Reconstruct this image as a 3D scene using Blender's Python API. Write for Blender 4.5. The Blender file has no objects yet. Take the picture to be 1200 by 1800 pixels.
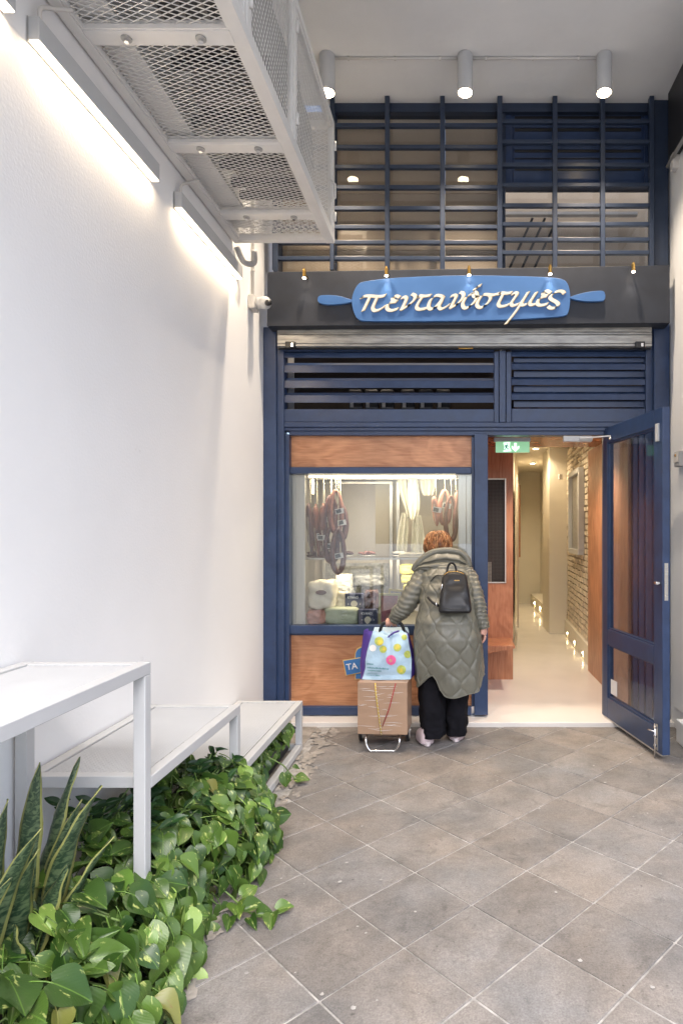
import bpy, bmesh, math, random
from mathutils import Vector, Matrix, noise
random.seed(7)
R = math.radians
sc = bpy.context.scene
COL = sc.collection

# ------------------------------------------------------------------ camera, sky, sun, exposure
FPX, VX, VY, EYE = 1088.0, 802.0, 932.0, 1.55      # focal length and horizon of the view, in 1200x1800 pixels
cam_d = bpy.data.cameras.new('camera'); cam = bpy.data.objects.new('camera', cam_d); COL.objects.link(cam)
cam.location = (0, 0, EYE); cam.rotation_euler = (R(90), 0, 0)
cam_d.sensor_fit = 'VERTICAL'; cam_d.sensor_height = 36; cam_d.lens = FPX / 1800 * 36
cam_d.shift_x = -(VX - 600) / 1800; cam_d.shift_y = (VY - 900) / 1800
cam_d.clip_start = 0.05; cam_d.clip_end = 600
sc.camera = cam
world = bpy.data.worlds.new('World'); sc.world = world; world.use_nodes = True
nt = world.node_tree
sky = nt.nodes.new('ShaderNodeTexSky'); sky.sky_type = 'NISHITA'; sky.sun_disc = False
SUN_EL, SUN_AZ = R(55), R(164)                     # sun behind the camera
sky.sun_elevation = SUN_EL; sky.sun_rotation = SUN_AZ; sky.dust_density = 4.0; sky.air_density = 0.8
bgn = nt.nodes['Background']; bgn.inputs[1].default_value = 0.15
nt.links.new(sky.outputs[0], bgn.inputs[0])
sd = bpy.data.lights.new('sun', 'SUN'); sd.energy = 1.5; sd.angle = R(50); sd.color = (0.90, 0.955, 1.0)
so = bpy.data.objects.new('sun', sd); COL.objects.link(so)
sdir = Vector((math.sin(SUN_AZ) * math.cos(SUN_EL), math.cos(SUN_AZ) * math.cos(SUN_EL), math.sin(SUN_EL)))
so.rotation_euler = sdir.to_track_quat('Z', 'Y').to_euler(); so.location = sdir * 30
sc.view_settings.view_transform = 'Standard'; sc.view_settings.look = 'None'
sc.view_settings.gamma = 1; sc.view_settings.use_curve_mapping = False
sc.view_settings.exposure = 1.46
sc.cycles.use_denoising = True
sc.cycles.max_bounces = 9; sc.cycles.diffuse_bounces = 5; sc.cycles.transparent_max_bounces = 16
sc.cycles.caustics_reflective = False; sc.cycles.caustics_refractive = False
sc.cycles.sample_clamp_indirect = 6

def wx(px, Y): return (px - VX) * Y / FPX
def wz(py, Y): return EYE - (py - VY) * Y / FPX

# ------------------------------------------------------------------ materials
def mat(name, col, rough=0.5, metal=0.0, var=0.0, vscale=6.0, bump=0.0, bscale=80.0, spec=0.5, coat=0.0, emit=None, estr=0.0, vstretch=(1, 1, 1), bdist=0.002, specks=None):
    m = bpy.data.materials.new(name); m.use_nodes = True
    t = m.node_tree; b = t.nodes['Principled BSDF']
    b.inputs['Base Color'].default_value = (*col, 1); b.inputs['Roughness'].default_value = rough
    b.inputs['Metallic'].default_value = metal; b.inputs['Specular IOR Level'].default_value = spec
    b.inputs['Coat Weight'].default_value = coat; b.inputs['Coat Roughness'].default_value = 0.15
    if emit: b.inputs['Emission Color'].default_value = (*emit, 1); b.inputs['Emission Strength'].default_value = estr
    g = t.nodes.new('ShaderNodeNewGeometry')
    mp = t.nodes.new('ShaderNodeMapping'); mp.inputs['Scale'].default_value = vstretch
    t.links.new(g.outputs['Position'], mp.inputs['Vector'])
    if var:
        n = t.nodes.new('ShaderNodeTexNoise'); n.inputs['Scale'].default_value = vscale; n.inputs['Detail'].default_value = 6; n.inputs['Roughness'].default_value = .6
        t.links.new(mp.outputs[0], n.inputs['Vector'])
        r = t.nodes.new('ShaderNodeMapRange'); r.inputs[1].default_value = .3; r.inputs[2].default_value = .7
        r.inputs[3].default_value = 1 - var; r.inputs[4].default_value = 1 + var
        t.links.new(n.outputs[0], r.inputs[0])
        mx = t.nodes.new('ShaderNodeMix'); mx.data_type = 'RGBA'; mx.blend_type = 'MULTIPLY'; mx.inputs[0].default_value = 1
        mx.inputs[6].default_value = (*col, 1); t.links.new(r.outputs[0], mx.inputs[7]); t.links.new(mx.outputs[2], b.inputs['Base Color'])
        r2 = t.nodes.new('ShaderNodeMapRange'); r2.inputs[3].default_value = max(0, rough - .08); r2.inputs[4].default_value = min(1, rough + .1)
        t.links.new(n.outputs[0], r2.inputs[0]); t.links.new(r2.outputs[0], b.inputs['Roughness'])
    if specks:
        scol, sscale, sthr, samt = specks
        n5 = t.nodes.new('ShaderNodeTexNoise'); n5.inputs['Scale'].default_value = sscale; n5.inputs['Detail'].default_value = 7; n5.inputs['Roughness'].default_value = .7
        t.links.new(g.outputs['Position'], n5.inputs['Vector'])
        r5 = t.nodes.new('ShaderNodeMapRange'); r5.inputs[1].default_value = sthr; r5.inputs[2].default_value = sthr + .05; r5.inputs[4].default_value = samt
        t.links.new(n5.outputs[0], r5.inputs[0])
        m5 = t.nodes.new('ShaderNodeMix'); m5.data_type = 'RGBA'; t.links.new(r5.outputs[0], m5.inputs[0]); m5.inputs[7].default_value = (*scol, 1)
        if var: t.links.new(mx.outputs[2], m5.inputs[6])
        else: m5.inputs[6].default_value = (*col, 1)
        t.links.new(m5.outputs[2], b.inputs['Base Color'])
    if bump:
        n2 = t.nodes.new('ShaderNodeTexNoise'); n2.inputs['Scale'].default_value = bscale; n2.inputs['Detail'].default_value = 4
        t.links.new(mp.outputs[0], n2.inputs['Vector'])
        bu = t.nodes.new('ShaderNodeBump'); bu.inputs['Strength'].default_value = bump; bu.inputs['Distance'].default_value = bdist
        t.links.new(n2.outputs[0], bu.inputs['Height']); t.links.new(bu.outputs[0], b.inputs['Normal'])
    return m

def wood(name, c1, c2, rough=0.35, axis='Z', scale=1.0):
    m = bpy.data.materials.new(name); m.use_nodes = True; t = m.node_tree; b = t.nodes['Principled BSDF']
    g = t.nodes.new('ShaderNodeNewGeometry'); mp = t.nodes.new('ShaderNodeMapping')
    mp.inputs['Scale'].default_value = (.85 * scale, .85 * scale, 1.7 * scale) if axis == 'X' else (2.0 * scale, 2.0 * scale, .6 * scale)
    t.links.new(g.outputs['Position'], mp.inputs['Vector'])
    n = t.nodes.new('ShaderNodeTexNoise'); n.inputs['Scale'].default_value = 1.7; n.inputs['Detail'].default_value = 3; n.inputs['Distortion'].default_value = .9
    t.links.new(mp.outputs[0], n.inputs['Vector'])
    mu = t.nodes.new('ShaderNodeMath'); mu.operation = 'MULTIPLY'; mu.inputs[1].default_value = 44; t.links.new(n.outputs[0], mu.inputs[0])
    si = t.nodes.new('ShaderNodeMath'); si.operation = 'SINE'; t.links.new(mu.outputs[0], si.inputs[0])
    n3 = t.nodes.new('ShaderNodeTexNoise'); n3.inputs['Scale'].default_value = 60; n3.inputs['Detail'].default_value = 5
    mp2 = t.nodes.new('ShaderNodeMapping'); mp2.inputs['Scale'].default_value = (.12, .12, 1.5) if axis == 'X' else (1.5, 1.5, .1)
    t.links.new(g.outputs['Position'], mp2.inputs['Vector']); t.links.new(mp2.outputs[0], n3.inputs['Vector'])
    a = t.nodes.new('ShaderNodeMath'); a.operation = 'MULTIPLY_ADD'; a.inputs[1].default_value = .13; t.links.new(si.outputs[0], a.inputs[0]); t.links.new(n3.outputs[0], a.inputs[2])
    cr = t.nodes.new('ShaderNodeValToRGB'); cr.color_ramp.elements[0].position = .25; cr.color_ramp.elements[1].position = .75
    cr.color_ramp.elements[0].color = (*c1, 1); cr.color_ramp.elements[1].color = (*c2, 1)
    t.links.new(a.outputs[0], cr.inputs[0])
    n4 = t.nodes.new('ShaderNodeTexNoise'); n4.inputs['Scale'].default_value = 2.5; t.links.new(g.outputs['Position'], n4.inputs['Vector'])
    r = t.nodes.new('ShaderNodeMapRange'); r.inputs[1].default_value = .3; r.inputs[2].default_value = .7; r.inputs[3].default_value = .8; r.inputs[4].default_value = 1.15; t.links.new(n4.outputs[0], r.inputs[0])
    mx = t.nodes.new('ShaderNodeMix'); mx.data_type = 'RGBA'; mx.blend_type = 'MULTIPLY'; mx.inputs[0].default_value = 1
    t.links.new(cr.outputs[0], mx.inputs[6]); t.links.new(r.outputs[0], mx.inputs[7]); t.links.new(mx.outputs[2], b.inputs['Base Color'])
    b.inputs['Roughness'].default_value = rough
    bu = t.nodes.new('ShaderNodeBump'); bu.inputs['Strength'].default_value = .15; bu.inputs['Distance'].default_value = .001
    t.links.new(n3.outputs[0], bu.inputs['Height']); t.links.new(bu.outputs[0], b.inputs['Normal'])
    return m

def glass(name, tint=(1, 1, 1), refl=1.0, rough=0.0):
    m = bpy.data.materials.new(name); m.use_nodes = True; t = m.node_tree
    t.nodes.remove(t.nodes['Principled BSDF']); out = t.nodes['Material Output']
    tr = t.nodes.new('ShaderNodeBsdfTransparent'); tr.inputs[0].default_value = (*tint, 1)
    gl = t.nodes.new('ShaderNodeBsdfGlossy'); gl.inputs['Roughness'].default_value = rough
    fr = t.nodes.new('ShaderNodeFresnel'); ge = t.nodes.new('ShaderNodeNewGeometry')
    ir = t.nodes.new('ShaderNodeMapRange'); ir.inputs[3].default_value = 1.45; ir.inputs[4].default_value = 1/1.45   # both faces of a thin pane reflect alike
    t.links.new(ge.outputs['Backfacing'], ir.inputs[0]); t.links.new(ir.outputs[0], fr.inputs[0])
    mu = t.nodes.new('ShaderNodeMath'); mu.operation = 'MULTIPLY'; mu.inputs[1].default_value = refl; mu.use_clamp = True
    t.links.new(fr.outputs[0], mu.inputs[0])
    mx = t.nodes.new('ShaderNodeMixShader'); t.links.new(mu.outputs[0], mx.inputs[0]); t.links.new(tr.outputs[0], mx.inputs[1]); t.links.new(gl.outputs[0], mx.inputs[2])
    t.links.new(mx.outputs[0], out.inputs[0])
    return m

M = {}
M['wall'] = mat('white stucco', (.86, .86, .86), .85, var=.025, vscale=1.2, bump=.38, bscale=75, bdist=.0025, spec=.2, specks=((.58, .56, .53), 5, .70, .35))
M['ceil'] = mat('ceiling plaster', (.76, .76, .755), .9, var=.05, vscale=1.5, bump=.35, bscale=14, bdist=.006, spec=.2)
M['pier'] = mat('cream pier paint', (.76, .77, .78), .6, var=.03, vscale=2, bump=.2, bscale=30)
M['navy'] = mat('navy gloss paint', (.028, .053, .125), .34, var=.18, vscale=9, bump=.16, bscale=35, bdist=.002, specks=((.12, .13, .15), 26, .70, .5))
M['navy2'] = mat('navy metal grid paint', (.022, .036, .07), .38, var=.12, vscale=12, bump=.1, bscale=60)
M['board'] = mat('dark sign board', (.020, .025, .038), .55, var=.22, vscale=7, bump=.12, bscale=120, specks=((.10, .10, .10), 30, .70, .4))
M['plaque'] = mat('blue plaque', (.055, .16, .40), .45, var=.05, vscale=5)
M['cream'] = mat('cream letter', (.80, .77, .68), .85, spec=.1)
M['gold'] = mat('gold letter edge', (.72, .52, .20), .6)
M['brass'] = mat('brass', (.65, .40, .12), .28, metal=1)
M['white'] = mat('white powder coat', (.52, .53, .54), .42, var=.03, vscale=8, bump=.06, bscale=150)
M['cagew'] = mat('cage cream paint', (.72, .71, .69), .45, var=.05, vscale=6, bump=.06, bscale=150)
M['conduit'] = mat('grey conduit', (.62, .60, .57), .5)
M['grey'] = mat('grey plastic', (.40, .40, .40), .5)
M['black'] = mat('black plastic', (.018, .018, .02), .4)
M['trough'] = mat('anthracite trough', (.035, .036, .04), .55, var=.2, vscale=30)
M['steel'] = mat('brushed steel', (.58, .56, .52), .32, metal=.75, var=.08, vscale=8, vstretch=(6, 1, .3))
M['galv'] = mat('galvanised shutter', (.36, .355, .34), .42, metal=.55, var=.45, vscale=9, vstretch=(.5, 1, 3))
M['zinc'] = mat('dull zinc', (.45, .45, .44), .45, metal=.6)
M['chrome'] = mat('chrome', (.75, .75, .76), .18, metal=1)
M['taupe'] = mat('taupe board', (.50, .41, .31), .7, var=.10, vscale=2.5, bump=.1, bscale=20)
M['taupel'] = mat('pale taupe board', (.50, .45, .38), .7, var=.10, vscale=2.5)
M['wood'] = wood('okoume plywood', (.43, .185, .088), (.61, .30, .155), axis='X')
M['woodv'] = wood('okoume plywood upright', (.36, .145, .07), (.52, .25, .135), axis='Z')
M['woodd'] = wood('dark veneer', (.26, .09, .03), (.40, .15, .055), axis='X', rough=.25)
M['terr'] = mat('white screed floor', (.74, .71, .68), .16, var=.03, vscale=2)
M['plaster'] = mat('cream corridor plaster', (.70, .66, .57), .7, var=.03, vscale=2)
M['brickp'] = mat('whitewashed brick', (.60, .53, .43), .8, var=.42, vscale=14, bump=.8, bscale=35, bdist=.01)
M['mortar'] = mat('brick mortar', (.46, .38, .29), .9, var=.3, vscale=12)
M['glass'] = glass('window glass', (.93, .95, .95), 3.2)
M['glassd'] = glass('door glass', (.88, .91, .94), .75)
M['glassu'] = glass('upper glass', (.92, .92, .92), 1.5)
M['led'] = mat('warm led diffuser', (1, 1, 1), .5, emit=(1.0, .80, .55), estr=2.2)
M['bulb'] = mat('spot lens', (1, 1, 1), .5, emit=(1.0, .80, .52), estr=14)
M['small_bulb'] = mat('small spot lens', (1, 1, 1), .5, emit=(1.0, .86, .68), estr=7)
M['fluo'] = mat('vitrine tube', (1, 1, 1), .5, emit=(1.0, .83, .55), estr=2.4)
M['stepl'] = mat('step light', (1, 1, 1), .5, emit=(1.0, .78, .42), estr=14)
M['green'] = mat('exit green', (.16, .38, .20), .3, emit=(.35, .70, .40), estr=.22)
M['greenw'] = mat('exit pictogram', (.7, .95, .75), .3, emit=(.6, 1, .7), estr=.6)
M['card'] = mat('cardboard', (.38, .245, .16), .6, var=.08, vscale=7, bump=.35, bscale=22, bdist=.004, vstretch=(.3, .3, 3), coat=.5)
M['coat'] = mat('olive quilted nylon', (.145, .142, .114), .36, var=.14, vscale=9, bump=.55, bscale=34, bdist=.005, spec=.5, vstretch=(1, 1, .6))
M['pants'] = mat('black cloth', (.008, .008, .011), .9, var=.3, vscale=12, spec=.15)
M['skin'] = mat('skin', (.62, .34, .26), .5, var=.08, vscale=30)
M['hair'] = mat('auburn hair', (.22, .085, .028), .5, var=.6, vscale=26, bump=.6, bscale=90)
M['hair2'] = mat('honey hair', (.42, .21, .085), .5, var=.45, vscale=26)
M['leather'] = mat('black leather', (.008, .008, .010), .38, bump=.25, bscale=220, bdist=.001)
M['shoe'] = mat('pale pink mesh', (.60, .49, .52), .7, bump=.3, bscale=150)
M['sole'] = mat('pale sole', (.62, .55, .57), .7)
M['bagb'] = mat('pale blue bag', (.37, .52, .64), .35, var=.16, vscale=9, bump=.8, bscale=13, bdist=.012)
M['bagp'] = mat('violet bag side', (.085, .045, .30), .38, var=.15, vscale=9, bump=.3, bscale=18, bdist=.006)
M['teal'] = mat('teal print', (.06, .24, .26), .5)
M['pink'] = mat('pink macaron print', (.75, .12, .30), .5, var=.2, vscale=40)
M['lime'] = mat('lime macaron print', (.42, .48, .10), .5, var=.3, vscale=40)
M['limey'] = mat('yellow macaron print', (.60, .50, .06), .5, var=.2, vscale=40)
M['ropey'] = mat('yellow rope', (.65, .47, .08), .7)
M['roper'] = mat('red rope', (.35, .03, .04), .7)
M['signb'] = mat('arrow sign blue', (.05, .19, .48), .45)
M['snow'] = mat('white print', (.8, .8, .8), .5)
M['sausage'] = mat('dark sausage', (.095, .04, .035), .45, var=.35, vscale=25, bump=.5, bscale=50)
M['salami'] = mat('paprika salami', (.17, .065, .042), .45, var=.35, vscale=25, bump=.5, bscale=50)
M['pinkmeat'] = mat('pink cured meat', (.42, .18, .13), .4, var=.25, vscale=30)
M['label'] = mat('white label', (.72, .70, .64), .5, var=.05, vscale=20)
M['darkl'] = mat('dark label', (.05, .06, .06), .5)
M['string'] = mat('butcher string', (.75, .68, .50), .8)
M['packcream'] = mat('vacuum pack cream', (.66, .60, .47), .25, var=.08, vscale=16, bump=.5, bscale=24, bdist=.006)
M['packgreen'] = mat('pale green packet', (.52, .55, .40), .35, var=.06, vscale=14, bump=.4, bscale=16, bdist=.006)
M['boxnavy'] = mat('navy printed box', (.03, .035, .09), .4, var=.1, vscale=12)
M['photo1'] = mat('grey print', (.30, .30, .29), .5, var=.5, vscale=40)
M['photo2'] = mat('brick red print', (.30, .11, .10), .5, var=.25, vscale=30)
M['casing'] = mat('casing with painted shade', (.17, .16, .145), .6, var=.15, vscale=8)  # darkened colour puts the dim cage interior into the casings
M['void'] = mat('painted interior darkness', (.030, .022, .018), .8)  # near-black colour stands in for unlit space behind openings
M['mesh'] = mat('dark wire mesh', (.09, .085, .08), .5)
M['olive'] = mat('olive gold frame', (.42, .38, .18), .5)
M['yellowb'] = mat('yellow packet', (.62, .56, .16), .45, var=.2, vscale=15)
M['linen'] = mat('white wrap cloth', (.72, .70, .60), .7, var=.12, vscale=10, bump=.5, bscale=12, bdist=.01)
M['soil'] = mat('soil', (.03, .022, .016), .95, var=.5, vscale=60, bump=1, bscale=80, bdist=.01)
M['vine'] = mat('vine', (.16, .25, .07), .5)
M['mortarpatch'] = mat('mortar patch', (.30, .275, .25), .95, var=.35, vscale=9, bump=.9, bscale=25, bdist=.01)
M['street'] = mat('street paving', (.30, .30, .30), .9, var=.2, vscale=3)

# paving tile: grey, slightly brown, per-tile tone, stains and pits
def tile_mat():
    m = bpy.data.materials.new('concrete paving'); m.use_nodes = True; t = m.node_tree; b = t.nodes['Principled BSDF']; L = t.links.new
    g = t.nodes.new('ShaderNodeNewGeometry'); oi = t.nodes.new('ShaderNodeObjectInfo')
    def ns(s, d=6, r=.6, dist=0):
        n = t.nodes.new('ShaderNodeTexNoise'); n.inputs['Scale'].default_value = s; n.inputs['Detail'].default_value = d; n.inputs['Roughness'].default_value = r; n.inputs['Distortion'].default_value = dist
        L(g.outputs['Position'], n.inputs['Vector']); return n
    def mr(src, a, c, lo, hi):
        r = t.nodes.new('ShaderNodeMapRange'); r.inputs[1].default_value = a; r.inputs[2].default_value = c; r.inputs[3].default_value = lo; r.inputs[4].default_value = hi; L(src, r.inputs[0]); return r.outputs[0]
    def mul(a, c):
        x = t.nodes.new('ShaderNodeMath'); x.operation = 'MULTIPLY'; L(a, x.inputs[0]); L(c, x.inputs[1]); return x.outputs[0]
    v = mul(mr(ns(3.5).outputs[0], .3, .7, .80, 1.25), mr(oi.outputs['Random'], 0, 1, .84, 1.12))
    v = mul(v, mr(ns(140, 3, .7).outputs[0], .35, .65, .82, 1.18))
    v = mul(v, mr(ns(9, 8, .7, 1).outputs[0], .56, .72, 1.0, .66)); v = mul(v, mr(ns(45, 6, .75).outputs[0], .3, .7, .84, 1.16))
    v = mul(v, mr(ns(34, 5, .6).outputs[0], .64, .72, 1.0, .55)); v = mul(v, mr(ns(2.2, 7, .65, 1.5).outputs[0], .5, .68, 1.0, .74))
    mx = t.nodes.new('ShaderNodeMix'); mx.data_type = 'RGBA'; L(mr(ns(1.4).outputs[0], .35, .65, 0, 1), mx.inputs[0])
    mx.inputs[6].default_value = (.222, .194, .172, 1); mx.inputs[7].default_value = (.168, .167, .170, 1)
    m2 = t.nodes.new('ShaderNodeMix'); m2.data_type = 'RGBA'; m2.blend_type = 'MULTIPLY'; m2.inputs[0].default_value = 1; L(mx.outputs[2], m2.inputs[6]); L(v, m2.inputs[7])
    sp = t.nodes.new('ShaderNodeMix'); sp.data_type = 'RGBA'; L(mr(ns(22, 8, .75).outputs[0], .64, .74, 0, .6), sp.inputs[0]); L(m2.outputs[2], sp.inputs[6]); sp.inputs[7].default_value = (.40, .38, .36, 1)
    L(sp.outputs[2], b.inputs['Base Color']); L(mr(ns(6).outputs[0], .3, .7, .55, .85), b.inputs['Roughness'])
    bu = t.nodes.new('ShaderNodeBump'); bu.inputs['Strength'].default_value = .5; bu.inputs['Distance'].default_value = .002; L(ns(160, 4, .7).outputs[0], bu.inputs['Height']); L(bu.outputs[0], b.inputs['Normal'])
    return m
M['tile'] = tile_mat()
M['grout'] = mat('tile grout', (.33, .318, .305), .95, var=.5, vscale=14, bump=.5, bscale=90)

def leaf_mat(name, dark, light, streak, amt):
    m = bpy.data.materials.new(name); m.use_nodes = True; t = m.node_tree; b = t.nodes['Principled BSDF']; L = t.links.new
    tc = t.nodes.new('ShaderNodeTexCoord'); oi = t.nodes.new('ShaderNodeObjectInfo')
    mx = t.nodes.new('ShaderNodeMix'); mx.data_type = 'RGBA'; L(oi.outputs['Random'], mx.inputs[0]); mx.inputs[6].default_value = (*dark, 1); mx.inputs[7].default_value = (*light, 1)
    ad = t.nodes.new('ShaderNodeVectorMath'); ad.operation = 'ADD'; L(tc.outputs['UV'], ad.inputs[0])
    sc_ = t.nodes.new('ShaderNodeVectorMath'); sc_.operation = 'SCALE'; L(oi.outputs['Location'], sc_.inputs[0]); sc_.inputs[3].default_value = 37; L(sc_.outputs[0], ad.inputs[1])
    mp = t.nodes.new('ShaderNodeMapping'); mp.inputs['Scale'].default_value = (5, 1.6, 1); mp.inputs['Rotation'].default_value = (0, 0, .5); L(ad.outputs[0], mp.inputs['Vector'])
    n = t.nodes.new('ShaderNodeTexNoise'); n.inputs['Scale'].default_value = 1.5; n.inputs['Detail'].default_value = 5; n.inputs['Roughness'].default_value = .6; L(mp.outputs[0], n.inputs['Vector'])
    r = t.nodes.new('ShaderNodeMapRange'); r.inputs[1].default_value = .60; r.inputs[2].default_value = .66; r.inputs[4].default_value = amt; L(n.outputs[0], r.inputs[0])
    m2 = t.nodes.new('ShaderNodeMix'); m2.data_type = 'RGBA'; L(r.outputs[0], m2.inputs[0]); L(mx.outputs[2], m2.inputs[6]); m2.inputs[7].default_value = (*streak, 1)
    # mid rib
    sx = t.nodes.new('ShaderNodeSeparateXYZ'); L(tc.outputs['UV'], sx.inputs[0])
    d = t.nodes.new('ShaderNodeMath'); d.operation = 'SUBTRACT'; d.inputs[1].default_value = .5; L(sx.outputs[0], d.inputs[0])
    ab = t.nodes.new('ShaderNodeMath'); ab.operation = 'ABSOLUTE'; L(d.outputs[0], ab.inputs[0])
    rr = t.nodes.new('ShaderNodeMapRange'); rr.inputs[1].default_value = .0; rr.inputs[2].default_value = .02; rr.inputs[3].default_value = .55; rr.inputs[4].default_value = 0; L(ab.outputs[0], rr.inputs[0])
    m3 = t.nodes.new('ShaderNodeMix'); m3.data_type = 'RGBA'; L(rr.outputs[0], m3.inputs[0]); L(m2.outputs[2], m3.inputs[6]); m3.inputs[7].default_value = (*[min(1, c * 1.9) for c in light], 1)
    L(m3.outputs[2], b.inputs['Base Color']); b.inputs['Roughness'].default_value = .37; b.inputs['Specular IOR Level'].default_value = .42
    # side veins
    ve = t.nodes.new('ShaderNodeMath'); ve.operation = 'MULTIPLY_ADD'; L(ab.outputs[0], ve.inputs[0]); ve.inputs[1].default_value = -1.3; L(sx.outputs[1], ve.inputs[2])
    v2 = t.nodes.new('ShaderNodeMath'); v2.operation = 'MULTIPLY'; v2.inputs[1].default_value = 62; L(ve.outputs[0], v2.inputs[0])
    v3 = t.nodes.new('ShaderNodeMath'); v3.operation = 'SINE'; L(v2.outputs[0], v3.inputs[0])
    bu = t.nodes.new('ShaderNodeBump'); bu.inputs['Strength'].default_value = .07; bu.inputs['Distance'].default_value = .0015; L(v3.outputs[0], bu.inputs['Height']); L(bu.outputs[0], b.inputs['Normal'])
    b.inputs['Subsurface Weight'].default_value = 0
    return m
M['leaf'] = leaf_mat('pothos leaf', (.020, .055, .010), (.085, .155, .024), (.45, .50, .16), .7)
M['leafy'] = leaf_mat('young pothos leaf', (.10, .20, .03), (.22, .33, .07), (.55, .58, .22), .6)
M['leafo'] = leaf_mat('yellowed pothos leaf', (.15, .16, .035), (.20, .19, .05), (.18, .12, .04), .8)
M['zz'] = leaf_mat('dark glossy leaflet', (.012, .04, .012), (.03, .08, .02), (.05, .1, .03), .2)
def snake_mat():
    m = bpy.data.materials.new('snake plant leaf'); m.use_nodes = True; t = m.node_tree; b = t.nodes['Principled BSDF']; L = t.links.new
    tc = t.nodes.new('ShaderNodeTexCoord'); sx = t.nodes.new('ShaderNodeSeparateXYZ'); L(tc.outputs['UV'], sx.inputs[0])
    mp = t.nodes.new('ShaderNodeMapping'); mp.inputs['Scale'].default_value = (2.2, 34, 1); L(tc.outputs['UV'], mp.inputs['Vector'])
    n = t.nodes.new('ShaderNodeTexNoise'); n.inputs['Scale'].default_value = 1.4; n.inputs['Detail'].default_value = 4; n.inputs['Distortion'].default_value = .8; L(mp.outputs[0], n.inputs['Vector'])
    cr = t.nodes.new('ShaderNodeValToRGB'); cr.color_ramp.elements[0].position = .44; cr.color_ramp.elements[1].position = .58
    cr.color_ramp.elements[0].color = (.018, .045, .022, 1); cr.color_ramp.elements[1].color = (.095, .14, .068, 1); L(n.outputs[0], cr.inputs[0])
    d = t.nodes.new('ShaderNodeMath'); d.operation = 'SUBTRACT'; d.inputs[1].default_value = .5; L(sx.outputs[0], d.inputs[0])
    ab = t.nodes.new('ShaderNodeMath'); ab.operation = 'ABSOLUTE'; L(d.outputs[0], ab.inputs[0])
    r = t.nodes.new('ShaderNodeMapRange'); r.inputs[1].default_value = .385; r.inputs[2].default_value = .41; L(ab.outputs[0], r.inputs[0])
    mx = t.nodes.new('ShaderNodeMix'); mx.data_type = 'RGBA'; L(r.outputs[0], mx.inputs[0]); L(cr.outputs[0], mx.inputs[6]); mx.inputs[7].default_value = (.30, .31, .10, 1)
    L(mx.outputs[2], b.inputs['Base Color']); b.inputs['Roughness'].default_value = .42
    return m
M['snake'] = snake_mat()

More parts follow.
